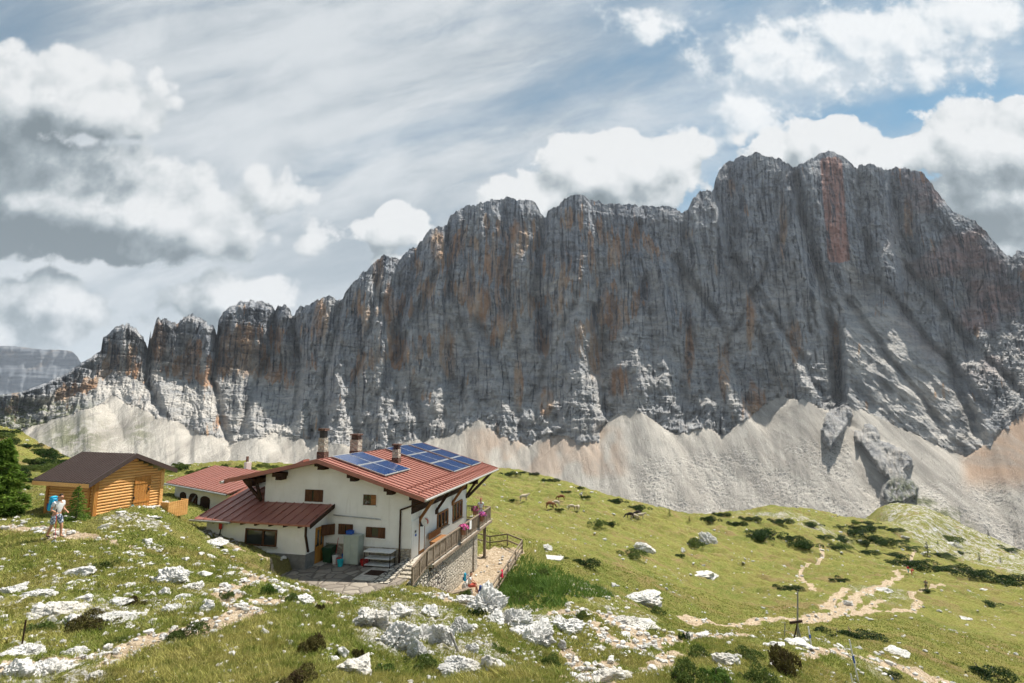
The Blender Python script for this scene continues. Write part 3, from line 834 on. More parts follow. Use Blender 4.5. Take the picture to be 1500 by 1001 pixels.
ib = int(fr * (MV - 1))
inc = dT / np.maximum(((S[1:] + S[:-1]) / 2) - (Tt[1:] + Tt[:-1]) / 2, .12)
lnY[1:] = np.cumsum(inc, axis=0)
lnY -= lnY[ib]
Y = Yb * np.exp(np.clip(lnY, -.9, .62))
# relief of the rock in metres, towards the viewer
def fluted(s, z, wl, zl, seed, o=3): return ridge2((s + fbm2(s / (wl * 2), z / zl, 2, seed + 50) * wl * .45) / wl, z / zl, o, seed)
ww = s_ + wx
rel = 46 * fluted(ww, zz, 190, 420, 121, 3) * (1.1 - .5 * h_)
rel += 14 * fluted(ww - zz * .22, zz, 88, 260, 131, 3)
rel += 16 * ridge2((ww + zz * .55) / 120, (zz - s_ * .2) / 150, 4, 133)
rel += 5 * fluted(ww, zz, 32, 120, 141, 3)
rel += 5.0 * fluted(ww + zz * .1, zz, 11, 42, 151, 3)
rel += 10 * fbm2(s_ / 55, zz / 55, 5, 161, .6)
rel += 3 * ridge2(s_ / 14, zz / 11, 3, 163)
bed = (tilt + 3 * fbm2(s_ / 25, zz / 25, 2, 171)) / 13.0
saw = bed - np.floor(bed)
rel += (saw * 5.5 - 2.7) * (.6 + .8 * left + .5 * (h_ < .4)) * smooth(-.2, .3, fbm2(s_ / 110, zz / 110, 2, 173) + .15)
bed2 = (tilt * 1.0 + 6 * fbm2(s_ / 60, zz / 60, 2, 175)) / 41.0
rel += ((bed2 - np.floor(bed2)) * 13 - 6.5) * (.4 + .9 * left)
crk = smooth(.80, .98, fluted(ww, zz, 46, 330, 411, 2)) * .8
crk = np.maximum(crk, smooth(.84, .98, fluted(ww - zz * .35, zz, 24, 120, 413, 2)) * .7)
crk = np.maximum(crk, smooth(.86, .99, ridge2(s_ / 160 + wx / 90, tilt / 17, 2, 415)) * .55)
rel -= 15 * crk
def steps(v, n): q = v * n; f_ = np.floor(q); r_ = q - f_; return (f_ + smooth(.35, .65, r_)) / n
rel += 30 * steps(fbm2(ww / 46 + zz / 260, zz / 120, 4, 421, .6), 7) + 13 * steps(fbm2(ww / 15, zz / 26, 3, 423, .6), 5)
for (x0, ya_, yb_, hw0, pr) in ((735,455,625,70,60),(640,500,625,50,45),(560,505,645,48,45),(850,470,640,60,60),(935,430,600,62,60),(1005,480,635,55,50),(1070,400,610,75,65),(1150,440,575,48,45),(490,495,640,48,50),(1330,460,650,70,50),(1440,440,650,60,45),(690,555,620,34,35),(785,555,645,38,40),(870,555,650,34,35),(1035,545,635,36,40),(1180,500,590,30,35),
        (600,420,560,34,26),(700,330,470,36,24),(830,330,480,44,28),(905,330,460,36,24),(975,350,500,36,26),(1100,280,430,46,30),(1300,290,450,50,30),(1390,340,480,46,30),(440,520,645,36,45),(372,540,640,44,45),(300,560,630,36,40),(240,545,610,30,35),(130,540,600,60,40)):
    hq = np.clip((PY - ya_) / (yb_ - ya_), 0, 1.15)
    xc = x0 + 10 * fbm2(PY / 45, PY * 0 + x0, 2, 441); jag = 1 + .35 * fbm2(s_ / 34, zz / 34, 3, 443)
    up = PX - xc
    pz = np.clip(1 - np.abs(up) / (hw0 * hq * np.where(up > 0, 1.15, .85) * jag + 1), 0, 1) * np.minimum(hq * 1.6, 1)
    rel += 1.35 * pr * pz
# the pale slabs on the right: fewer folds, long grooves running down to the right
slabm = smooth(1228, 1250, PX) * smooth(400, 470, PY) * (1 - smooth(30, 110, PX - 1240 - (PY - 430) * .80))
groove = ridge2((s_ + zz * 1.05) / 85, (s_ - zz) / 260, 4, 431)
rel = rel * (1 - .76 * slabm) + slabm * (34 * groove + 7 * ridge2((s_ + zz * 1.05) / 26, (s_ - zz) / 120, 3, 433))
# buttress triangles low on the wall
but = ridge2((s_ + wx) / 150, s_ * 0 + 2.2, 2, 181)
rel += 24 * smooth(.0, .45, but - h_ * 1.6 + .15 * fbm2(s_ / 40, zz / 40, 2, 183)) * (1 - smooth(.3, .6, h_))
# named gullies and clefts: pixel polyline, width px, depth m
GUL = [([(216,505),(214,560),(240,610)],7,70),([(318,485),(312,560),(330,640)],6,75),([(403,455),(395,520),(365,590),(350,640)],7,70),([(428,462),(440,540),(430,620)],5,50),([(500,440),(480,540),(470,640)],6,40),
       ([(797,314),(790,370),(785,440),(800,520)],6,45),([(798,440),(806,475),(795,520)],12,40),([(870,450),(880,500),(860,560)],7,30),([(655,328),(660,420),(690,520),(700,600)],5,30),([(1005,305),(1000,400),(1010,500),(1000,600)],6,35),
       ([(1047,270),(1075,380),(1120,470),(1160,560)],5,28),([(1162,245),(1180,330),(1205,420),(1222,490),(1228,600)],9,85),([(1256,243),(1262,330),(1290,420)],5,30),([(1300,248),(1320,340),(1370,430),(1440,540)],6,35),
       ([(945,410),(930,470),(940,540)],7,32),([(1380,470),(1400,560),(1440,650)],8,45),([(620,345),(590,450),(560,560)],5,28),([(740,300),(745,420),(760,520)],4,24),([(555,380),(545,460),(520,560)],4,25),([(1100,430),(1120,520),(1150,570)],8,30),([(1240,440),(1300,520),(1380,625)],7,45),([(1290,415),(1360,500),(1450,600)],8,50),([(1330,395),(1420,500),(1500,580)],8,45),([(1080,380),(1170,520),(1210,590)],7,50),([(990,380),(1060,480),(1095,600)],8,50),([(935,330),(905,420),(880,520),(885,620)],8,45),([(700,470),(740,560),(770,640)],8,45),([(560,440),(600,560),(625,640)],8,45),([(850,420),(820,500),(770,600)],7,40),([(1150,330),(1110,420),(1040,560)],6,35),([(640,400),(600,480),(545,600)],6,35)]
glo = np.zeros_like(Tt)
for pl, wd, dp in GUL:
    py_ = [p[1] for p in pl]; px_ = [p[0] for p in pl]
    xc = np.interp(PY, py_, px_) + 5 * fbm2(PY / 30, PY * 0 + pl[0][0], 2, 191)
    m = smooth(py_[0] - 12, py_[0], PY) * (1 - smooth(py_[-1] - 25, py_[-1] + 25, PY))
    g = np.exp(-((PX - xc) / wd) ** 2) * m
    rel -= dp * g; glo = np.maximum(glo, g)
APEX = [(-140,655,.97),(-40,638,.99),(60,618,1.0),(168,568,1.02),(262,612,1.0),(330,636,1.0),(410,626,1.0),(455,636,1.0),(530,646,1.0),(585,648,1.0),(645,632,1.0),(712,600,1.02),(790,630,1.0),(905,598,1.02),(1148,566,1.02),(1234,580,1.03),(1420,588,1.06),(1500,600,1.05),(1620,640,1.0)]
# big right hand slab stands forward of the gully and sinks to the right
slab = smooth(1226, 1240, PX + 2 * fbm2(PY / 12, PY * 0, 2, 5)) * smooth(415, 520, PY)
rel += 70 * slab * np.exp(-np.clip(PX - 1240, 0, 400) / 130)
# towers on the left bulge forward between their clefts
for c0, wd in ((182, 32), (245, 24), (290, 26), (360, 42), (415, 11), (470, 25)):
    rel += 30 * left * np.clip(1 - ((PX - c0) / wd) ** 2, 0, 1) ** .6 * smooth(.45, .7, h_)
for (x, y, f_) in APEX:
    rel -= 40 * np.exp(-((PX - x - 4 * fbm2(PY / 20, PY * 0 + x, 2, 7)) / 17) ** 2) * (1 - smooth(-.02, .30, h_))
env = (1 - .55 * smooth(.93, 1.0, h_)) * (1 - .35 * left * (1 - smooth(.4, .6, h_)))
Y = Y - rel * env * (Y / 1400) * .85
# scree: cones of debris that start in the mouths of the gullies
# every point of the foot of the wall sheds a cone of debris; their envelope is the apron
tbn = t_b + fbm2(mk * 14, mk * 0, 2, 81) * .004 + np.abs(fbm2(mk * 90, mk * 0, 2, 83)) * .006
Y = Y * (1 + np.clip(tbn - Tt, 0, .25) * 1.2)
ap = []
for x in np.arange(-165, 1690, 4.0):
    k_ = kt(x, 640)[0]; ci = int(np.clip(np.searchsorted(mk, k_), 3, MX - 4)); t_ = tbn[ci]; ri = int(np.clip(np.searchsorted(Tt[:, ci], t_), 2, MV - 2)); Y_ = Y[ri:ri + 3, ci - 2:ci + 3].mean()
    ap.append((mk[ci] * Y_, Y_, t_ * Y_, mk[ci]))
ap = np.array(ap)
Kc, Tc = K2[:380:2, ::2].astype(np.float32), Tt[:380:2, ::2].astype(np.float32)
lo = np.full(Tc.shape, 300.0, np.float32); hi = np.full(Tc.shape, 2200.0, np.float32)
NB = 25
for b0_ in range(0, Kc.shape[1], Kc.shape[1] // NB + 1):
    sl = slice(b0_, b0_ + Kc.shape[1] // NB + 1); Kb, Tb = Kc[:, sl], Tc[:, sl]; lob, hib = lo[:, sl].copy(), hi[:, sl].copy()
    near_ = ap[(ap[:, 3] > Kb.min() - .26) & (ap[:, 3] < Kb.max() + .26)].astype(np.float32)
    for _ in range(14):
        mid = (lob + hib) / 2; X_ = Kb * mid; z = None
        for (ax, ay, az, _k) in near_:
            d = np.sqrt((Kb * np.minimum(mid, ay) - ax) ** 2 + np.maximum(ay - mid, 0) ** 2); dq = np.minimum(d, 700)
            c = az - .76 * d + .00024 * dq * dq
            z = c if z is None else np.maximum(z, c)
        above = Tb * mid > z
        lob = np.where(above, mid, lob); hib = np.where(above, hib, mid)
    lo[:, sl] = lob; hi[:, sl] = hib
lo = np.where(hi > 2150, 5000, lo).astype(float)
rI = np.clip(np.arange(MV) / 2, 0, lo.shape[0] - 1.001); cI = np.clip(np.arange(MX) / 2, 0, lo.shape[1] - 1.001)
r0, c0_ = rI.astype(int), cI.astype(int); fr_r, fr_c = (rI - r0)[:, None], (cI - c0_)[None]
Ysc = (lo[r0][:, c0_] * (1 - fr_c) + lo[r0][:, c0_ + 1] * fr_c) * (1 - fr_r) + (lo[r0 + 1][:, c0_] * (1 - fr_c) + lo[r0 + 1][:, c0_ + 1] * fr_c) * fr_r
Ysc[380:] = 1e5
Ysc = Ysc + fbm2(s_ / 110 + Ysc / 700, Ysc / 260, 3, 401) * 16 + fbm2(s_ / 34 + Ysc / 200, Ysc / 150, 4, 404) * 4
rockm = Y < Ysc
Y = np.minimum(Y, Ysc)
# crag that stands out of the scree on the right
def poly_mask(pts, soft):
    """signed field of a closed outline, + inside (pixel units)"""
    pts = np.array(pts, float); n = len(pts); best = np.full(PX.shape, 1e9); ins = np.zeros(PX.shape, bool)
    x0, x1 = pts[:, 0].min() - 40, pts[:, 0].max() + 40; y0, y1 = pts[:, 1].min() - 40, pts[:, 1].max() + 40
    sel = (PX > x0) & (PX < x1) & (PY > y0) & (PY < y1)
    X_, Y_ = PX[sel], PY[sel]; b = np.full(X_.shape, 1e9); i_ = np.zeros(X_.shape, bool)
    for i in range(n):
        a = pts[i]; c = pts[(i + 1) % n]; e = c - a
        tq = np.clip(((X_ - a[0]) * e[0] + (Y_ - a[1]) * e[1]) / (e @ e + 1e-9), 0, 1)
        b = np.minimum(b, np.hypot(X_ - a[0] - tq * e[0], Y_ - a[1] - tq * e[1]))
        cond = ((a[1] > Y_) != (c[1] > Y_)) & (X_ < (c[0] - a[0]) * (Y_ - a[1]) / (c[1] - a[1] + 1e-12) + a[0])
        i_ ^= cond
    out_ = np.full(PX.shape, -99.0); out_[sel] = np.where(i_, b, -b); return out_
CRAG = [(1250,632),(1254,628),(1262,632),(1266,622),(1273,620),(1280,624),(1286,630),(1290,645),(1302,648),(1315,655),(1325,658),(1336,672),(1338,682),(1328,690),(1332,700),(1345,712),(1345,728),(1320,740),(1300,742),(1288,730),(1292,712),(1300,700),(1286,690),(1275,672),(1262,655),(1252,648)]
RIB = [(1208,612),(1222,585),(1240,588),(1250,605),(1243,625),(1225,650),(1216,662),(1206,650),(1203,630)]
cr = np.maximum(poly_mask(CRAG, 3), poly_mask(RIB, 3)) + 2.5 * fbm2(K2 * 120, Tt * 120, 3, 201)
cm = smooth(-.5, 5, cr)
Y = Y - cm * (34 + 16 * fluted(s_, zz, 16, 60, 211, 3))
# slab tongue right of the scree fan
TONG = [(1395,600),(1420,640),(1432,660),(1452,676),(1430,680),(1400,664),(1360,640)]
rockm = rockm | (cr > 0)
# scree detail: runnels and boulders
sc = (~rockm)
run = fbm2((s_ + 0) / 18, Y / 160, 3, 221) * 2.0 + np.clip(fbm2(s_ / 4.2, zz / 4.2, 2, 223) - .25, 0, 1) * 4
stone = np.maximum(smooth(880, 960, PX) * (1 - smooth(1230, 1260, PX)) * smooth(640, 700, PY + (PX - 1000) * .12), .35 * (1 - smooth(470, 520, PX)) * smooth(610, 660, PY))
stone = np.maximum(stone, .8 * smooth(1360, 1420, PX) * smooth(720, 760, PY)); stone = np.maximum(stone, .25 + .5 * smooth(690, 740, PY) * smooth(820, 900, PX)); blo = np.clip(fbm2(s_ / 3.2, zz / 3.2, 2, 225) - .22, 0, 1) * 6 * stone
Y = Y - np.where(sc, run * (.25 + stone) + blo, 0)
Xm = K2 * Y; Zm = Tt * Y
# the back of the range
bk = []
for j, (dy, dz) in enumerate(((25, -6), (90, -60), (320, -330), (700, -900))):
    bk.append(np.stack([Xm[-1] * (Y[-1] + dy) / Y[-1], Y[-1] + dy, Zm[-1] + dz], -1))
V3 = np.concatenate([np.stack([Xm, Y, Zm], -1).reshape(-1, 3), np.concatenate(bk)])
NV = MV + 4
idx = np.arange(NV * MX).reshape(NV, MX)
Q3 = np.stack([idx[:-1, :-1], idx[:-1, 1:], idx[1:, 1:], idx[1:, :-1]], -1).reshape(-1, 4)
def padb(a): return np.concatenate([a, np.repeat(a[-1:], 4, 0)])
# what the rock is like, with some sun and crack shade painted in
strk = fbm2(ww / 13, zz / 120, 4, 301); blob = fbm2(s_ / 75, zz / 100, 3, 303)
reg = smooth(470, 560, PX) * (1 - smooth(900, 1000, PX)) * smooth(.25, .45, h_) * .66 + .10
reg = np.maximum(reg, .95 * left * boxmask(h_, .45, .78, .12)) * (1 - .8 * smooth(0, 30, 40 - (PY - np.interp(PX, [p[0] for p in RIDGE], [p[1] for p in RIDGE]))))
org = .95 * smooth(.10, .24, strk * .7 + blob * .9 + (reg - .62) * .7)
for (x, y, rx, ry) in ((640,360,12,22),(757,352,14,28),(571,450,9,30),(705,445,14,28),(655,515,12,35),(555,400,8,28),(232,500,11,28),(335,505,18,22),(280,520,10,20),(690,420,8,40),(870,520,10,35),(800,590,14,20),
                       (905,560,14,22),(1060,545,8,35),(1165,500,9,30),(1100,470,7,40),(1105,590,16,25),(1225,505,6,40),(1070,275,6,14),(470,470,12,30),(1148,330,5,40),(760,560,8,35),(1010,520,6,50),(1330,320,6,30)):
    g = np.exp(-(((PX - x) / rx) ** 2 + ((PY - y) / ry) ** 2)); org = np.maximum(org, .95 * smooth(.15, .6, g + .5 * strk))
red = 1.3 * smooth(.15, .4, np.exp(-((PX - (1222 + (PY - 300) * .08)) / 15) ** 4) * boxmask(PY, 240, 375, 14) + .25 * strk)
red = np.maximum(red, .6 * smooth(0, .4, fbm2(s_ / 120, zz / 120, 2, 307) + .1) * smooth(1280, 1400, PX) * smooth(.2, .5, h_))
pale = np.zeros_like(Tt)
pale = np.maximum(pale, left * (1 - smooth(.45, .85, h_ + .3 * blob)))  # left slabs: pale beige rock, with sunlit brightness painted in
pale = np.maximum(pale, .9 * slabm)
pale = np.maximum(pale, .8 * smooth(.2, .5, np.exp(-((PX - (1248 + (PY - 400) * .35)) / 10) ** 2) * boxmask(PY, 330, 500, 30) + .3 * strk))
pale = np.maximum(pale, .60 * (1 - smooth(.35, .75, h_ + .5 * blob)))
pale = np.maximum(pale, 1.2 * smooth(.3, .6, np.exp(-(((PX - 815) + (PY - 418) * 1.2) / 22) ** 2 - (((PY - 418) + (PX - 815) * .25) / 9) ** 2)))
blk = np.maximum(crk * .55, smooth(.13, .27, fbm2(ww / 8, zz / 170, 4, 311) * 1.0 + .20 * smooth(.3, .7, h_) - .08) * (1 - .8 * slabm))  # crack shade painted dark through crk, beside the rock's own black streaks
for (x, y, rx, ry) in ((797,480,16,40),(870,470,8,30),(945,430,10,25),(690,420,5,30),(1010,530,5,30),(1228,560,6,60),(745,420,5,50),(600,430,6,40),(1190,400,6,60),(550,400,4,25)):
    g = np.exp(-(((PX - x) / rx) ** 2 + ((PY - y) / ry) ** 2)); blk = np.maximum(blk, smooth(.2, .65, g + .45 * strk))
blk = np.maximum(blk, .45 * (cr > 0))
grn = .9 * (1 - smooth(60, 200, PX)) * smooth(575, 600, PY) + .75 * (cr > 0) * smooth(690, 712, PY) * smooth(1290, 1310, PX)
grn = np.maximum(grn, .5 * (1 - smooth(0, 80, PX)) * smooth(560, 600, PY))
grs = .8 * np.exp(-(((PX - 105) / 45) ** 2 + ((PY - 640) / 28) ** 2)) + .8 * smooth(1290, 1330, PX) * (1 - smooth(1395, 1440, PX)) * smooth(0, 12, PY - (712 + (PX - 1330) * .40)) + .55 * np.exp(-(((PX - 205) / 18) ** 2 + ((PY - 635) / 22) ** 2))
rds = np.maximum(.9 * smooth(1400, 1425, PX) * (1 - smooth(690, 730, PY)), .55 * boxmask(PX, 700, 900, 30) * boxmask(PY, 635, 690, 15) * smooth(-.1, .3, blob + .2))
fm = rockm.reshape(-1)
fr_ = np.concatenate([fm, np.ones(4 * MX, bool)])[Q3].mean(1) > .5
def sub3(name, sel, attrs):
    q = Q3[sel]; used, inv = np.unique(q, return_inverse=True)
    return np_mesh(name, V3[used], inv.reshape(-1, 4), True, {k_: padb(v_).reshape(-1)[used] for k_, v_ in attrs.items()})
tag(link("mountain", sub3("mountain", fr_, dict(org=org, red=red, pale=pale, blk=blk, grn=grn)), mats=[M['cliff']]), kind='structure')
tag(link("scree_slope", sub3("scree_slope", ~fr_, dict(red=rds, stone=stone, grn=grs)), mats=[M['scree']]), kind='structure')

# far table mountain at the left edge
def far_range(name, pts, base_py, Yf, k0, k1):
    nk, nv = 260, 90
    kk = np.linspace(k0, k1, nk); tr = trace(pts, kk); tr = tr + fbm2(kk * 200, kk * 0, 3, 5) * .003
    tb = kt(0, base_py)[1]
    v = np.linspace(0, 1, nv)[:, None]; T = tb + (tr - tb) * v; K = np.broadcast_to(kk, T.shape)
    z = T * Yf; s = K * Yf
    Sx = .8 + 3 * smooth(.0, .6, noise2(z / 170 + s / 4000, s / 3000, 7) + .2)
    ln = np.zeros_like(T); ln[1:] = np.cumsum(np.diff(T, axis=0) / np.maximum(Sx[1:] - T[1:], .3), 0)
    Yr = Yf * np.exp(ln) - 160 * ridge2(s / 700, z / 2500, 3, 9) - 50 * ridge2(s / 160, z / 500, 3, 19) - 25 * ridge2(s / 700, z / 55, 2, 29)
    P = np.stack([K * Yr, Yr, T * Yr], -1)
    top = P[-1].copy(); b1 = top * np.array([1.1, 1.1, 1]); b2 = b1 * np.array([1.1, 1.1, 1]); b2[:, 2] -= 1500
    V_ = np.concatenate([P.reshape(-1, 3), b1, b2]); n = nv + 2
    ii = np.arange(n * nk).reshape(n, nk)
    q = np.stack([ii[:-1, :-1], ii[:-1, 1:], ii[1:, 1:], ii[1:, :-1]], -1).reshape(-1, 4)
    z0 = np.zeros(len(V_)); o_ = np.concatenate([smooth(-.1, .4, fbm2(s / 300, z / 60, 3, 3)).reshape(-1), np.zeros(2 * nk)]) * .5
    tag(link(name, np_mesh(name, V_, q, True, dict(org=o_, red=z0, pale=z0, blk=z0 + .75, grn=z0)), mats=[M['far_rock']]), kind='structure')
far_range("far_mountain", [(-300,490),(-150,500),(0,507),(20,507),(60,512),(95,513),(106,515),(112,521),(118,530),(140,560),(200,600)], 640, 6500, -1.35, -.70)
# ------------------------------------------------------------------ the mountain hut
# local space: x right along the gable wall, y deep, z up; origin at the right front corner
RX, RZ = -5.7, 5.95
def roof_z(x): return RZ - (.289 * (x - RX) if x > RX else .214 * (RX - x))
hut = empty("mountain_hut", tuple(HC), -AL, "white two-storey mountain hut with red sheet roof, solar panels and railed terrace", "mountain hut")
m = MB()
m.prism([(-9.9, 0, -1.2), (0, 0, -2.7), (0, 0, roof_z(0) - .2), (RX, 0, RZ - .2), (-9.9, 0, roof_z(-9.9) - .2)], (0, 10.5, 0))
m.prism([(-9.9, 10.5, -1.2), (-3.2, 10.5, -2.7), (-3.2, 10.5, roof_z(-3.2) - .22), (RX, 10.5, RZ - .22), (-9.9, 10.5, roof_z(-9.9) - .22)], (0, 4.2, 0))
m.box(-12.2, -5.45, -2.0, .0, -1.2, 2.3)
m.prism([(-5.45, -2.0, 2.3), (-5.45, -.003, 2.3), (-5.45, -.003, 3.0), (-5.45, -2.0, 2.42)], (-6.75, 0, 0))
m.box(-12.2, -9.9, 0.0, 1.8, -1.2, 3.0)
m.build("wall", hut, M['plaster'])
m = MB().mat(M['stone'])
m.box(-3.9, .03, -.035, .0, -.3, .92); m.box(-5.44, -3.9, -.03, 0, -.3, .98)
m.box(0, .035, -.035, 1.0, -2.6, .92)
m.build("stone_base", hut)
m = MB(); m.box(-12.23, -5.42, -2.035, -2.0, -1.3, .78); m.box(-5.45, -5.42, -2.0, .0, -.3, .80)
m.build("plinth", hut, M['concrete'])
# roof
m = MB().mat(M['red_roof'])
y0, y1 = -.95, 15.3
xe, xl = 1.24, -12.1
for (a, b) in ((RX, xe), (xl, RX)):
    za, zb = roof_z(a), roof_z(b)
    m.hexa([(a, y0, za - .16), (b, y0, zb - .16), (b, y1, zb - .16), (a, y1, za - .16), (a, y0, za), (b, y0, zb), (b, y1, zb), (a, y1, za)])
y = y0 + .28
while y < y1:
    for (a, b) in ((RX, xe), (xl, RX)):
        za, zb = roof_z(a), roof_z(b)
        m.hexa([(a, y, za - .01), (b, y, zb - .01), (b, y + .05, zb - .01), (a, y + .05, za - .01), (a, y, za + .055), (b, y, zb + .055), (b, y + .05, zb + .055), (a, y + .05, za + .055)])
    y += .56
m.mat(M['red_roof'])
for yy_ in (y0 - .05, y1):                       # verge flashing
    for (a, b) in ((RX, xe), (xl, RX)):
        za, zb = roof_z(a), roof_z(b)
        m.hexa([(a, yy_, za - .20), (b, yy_, zb - .20), (b, yy_ + .05, zb - .20), (a, yy_ + .05, za - .20), (a, yy_, za + .05), (b, yy_, zb + .05), (b, yy_ + .05, zb + .05), (a, yy_ + .05, za + .05)])
roof = m.build("roof", hut)
for xg in (-.1, .62):
    m = MB(); yv = y0 + .6
    while yv < 15:
        m.box(xg - .03, xg + .03, yv, yv + .42, roof_z(xg) + .02, roof_z(xg) + .12); yv += .56
    m.build("snow_guard", roof, M['red_roof'])
m = MB(); m.tube([(xe + .07, y0 - .05, roof_z(xe) - .12), (xe + .07, y1, roof_z(xe) - .12)], .075, 8)
m.build("gutter", roof, M['metal'])
m = MB(); m.tube([(xl - .07, y0 - .25, roof_z(xl) - .12), (xl - .07, y1, roof_z(xl) - .12)], .085, 8)
m.build("gutter", roof, M['metal'])
for (xc, w2) in ((-10.6, .5), (-8.6, .55), (-5.7, .6), (-3.55, .5), (-1.15, .5), (.35, .3)):
    m = MB(); z = roof_z(xc) - .18
    if xc < RX: z -= .07
    m.box(xc - w2 / 2, xc + w2 / 2, -.78, .0, z - .24, z); m.box(xc - w2 / 2 + .08, xc + w2 / 2 - .08, -.55, .0, z - .46, z - .24)
    m.build("purlin_end", roof, M['dark_wood'])
# solar panels, lying on the right hand slope
def panel(x0, x1, ya, yb):
    m = MB().mat(M['metal'])
    q = lambda x, y, dz: (x, y, roof_z(x) + dz)
    m.hexa([q(x0, ya, .09), q(x1, ya, .09), q(x1, yb, .09), q(x0, yb, .09), q(x0, ya, .15), q(x1, ya, .15), q(x1, yb, .15), q(x0, yb, .15)])
    m.mat(M['solar'])
    e = .05
    m.hexa([q(x0 + e, ya + e, .15), q(x1 - e, ya + e, .15), q(x1 - e, yb - e, .15), q(x0 + e, yb - e, .15), q(x0 + e, ya + e, .158), q(x1 - e, ya + e, .158), q(x1 - e, yb - e, .158), q(x0 + e, yb - e, .158)])
    m.build("solar_panel", roof)
for x0 in (-5.55, -3.68):
    for k_ in range(2): panel(x0, x0 + 1.80, .35 + k_ * 1.85, 2.15 + k_ * 1.85)
for x0 in (-5.6, -3.72, -1.84):
    for k_ in range(2): panel(x0, x0 + 1.80, 7.6 + k_ * 1.95, 9.5 + k_ * 1.95)
    panel(x0, x0 + 1.80, 12.0, 14.6)
# chimneys
def chimney(x, y, w_, h, kind):
    z = roof_z(x); m = MB()
    if kind == 'tall':
        m.mat(M['brick_dark']).box(x - w_ / 2 - .04, x + w_ / 2 + .04, y - w_ / 2 - .04, y + w_ / 2 + .04, z - .3, z + .5)
        m.mat(M['stone']).box(x - w_ / 2, x + w_ / 2, y - w_ / 2, y + w_ / 2, z + .5, z + h * .70)
        m.mat(M['dark_metal']).box(x - w_ / 2 + .05, x + w_ / 2 - .05, y - w_ / 2 + .05, y + w_ / 2 - .05, z + h * .70, z + h * .93)
        m.mat(M['brick_dark']).box(x - w_ / 2 - .03, x + w_ / 2 + .03, y - w_ / 2 - .03, y + w_ / 2 + .03, z + h * .93, z + h)
    else:
        m.mat(M['brick_dark']).box(x - w_ / 2 - .02, x + w_ / 2 + .02, y - w_ / 2 - .02, y + w_ / 2 + .02, z - .3, z + .3)
        m.mat(M['stone']).box(x - w_ / 2, x + w_ / 2, y - w_ / 2, y + w_ / 2, z + .3, z + h * .72)
        k_ = 0
        m.mat(M['dark_metal']).box(x - w_ / 2 + .06, x + w_ / 2 - .06, y - w_ / 2 + .06, y + w_ / 2 - .06, z + h * .72, z + h * .93)
        m.mat(M['brick_dark'])
        for q in range(3):
            zq = z + h * (.74 + .07 * q); m.box(x - w_ / 2 - .01, x + w_ / 2 + .01, y - w_ / 2 - .01, y + w_ / 2 + .01, zq, zq + .04)
        m.box(x - w_ / 2 - .04, x + w_ / 2 + .04, y - w_ / 2 - .04, y + w_ / 2 + .04, z + h * .93, z + h)
    return m.build("chimney", roof)
chimney(-6.45, .75, .44, 1.95, 'tall')
chimney(-6.9, 5.6, .62, 1.5, 'b'); chimney(-3.45, 5.1, .44, 1.25, 'b')
m = MB(); m.hexa([(-8.5, .5, roof_z(-8.5)), (-7.7, .5, roof_z(-7.7)), (-7.7, 1.3, roof_z(-7.7)), (-8.5, 1.3, roof_z(-8.5)), (-8.5, .6, roof_z(-8.5) + .08), (-7.7, .6, roof_z(-7.7) + .25), (-7.7, 1.2, roof_z(-7.7) + .25), (-8.5, 1.2, roof_z(-8.5) + .08)])
m.build("skylight", roof, M['red_roof'])
# lean-to roof
def lz(y): return 3.22 + y * .30
m = MB().mat(M['red_roof'])
def slab(x0, x1, ya, yb, th=.10, up=0.0):
    m.hexa([(x0, ya, lz(ya) - th + up), (x1, ya, lz(ya) - th + up), (x1, yb, lz(yb) - th + up), (x0, yb, lz(yb) - th + up), (x0, ya, lz(ya) + up), (x1, ya, lz(ya) + up), (x1, yb, lz(yb) + up), (x0, yb, lz(yb) + up)])
slab(-12.75, -5.0, -2.4, -.01); slab(-12.75, -9.93, -.01, 1.9)
x = -12.72
while x < -5.0:
    ye = -.02 if x > -9.95 else 1.9
    m.hexa([(x, -2.4, lz(-2.4) - .01), (x + .045, -2.4, lz(-2.4) - .01), (x + .045, ye, lz(ye) - .01), (x, ye, lz(ye) - .01), (x, -2.4, lz(-2.4) + .05), (x + .045, -2.4, lz(-2.4) + .05), (x + .045, ye, lz(ye) + .05), (x, ye, lz(ye) + .05)]); x += .62
m.mat(M['dark_wood'])
m.hexa([(-5.0, -2.4, lz(-2.4) - .2), (-4.95, -2.4, lz(-2.4) - .2), (-4.95, -.01, lz(0) - .2), (-5.0, -.01, lz(0) - .2), (-5.0, -2.4, lz(-2.4) + .04), (-4.95, -2.4, lz(-2.4) + .04), (-4.95, -.01, lz(0) + .04), (-5.0, -.01, lz(0) + .04)])
lro = m.build("lean_to_roof", hut)
m = MB(); m.tube([(-13.0, -2.47, lz(-2.4) - .08), (-10.2, -2.47, lz(-2.4) - .10)], .06, 8); m.build("gutter", lro, M['metal'])
for xr in np.arange(-12.4, -5.2, .95):
    MB().box(xr - .05, xr + .05, -2.36, -2.0, lz(-2.36) - .22, lz(-2.36) - .105).build("rafter_end", lro, M['dark_wood'])
MB().bar((-5.3, -1.98, .95), (-5.3, -2.3, 1.9), .10).bar((-5.3, -2.3, 1.85), (-5.3, -2.3, 2.4), .1).build("roof_bracket", lro, M['dark_wood'])
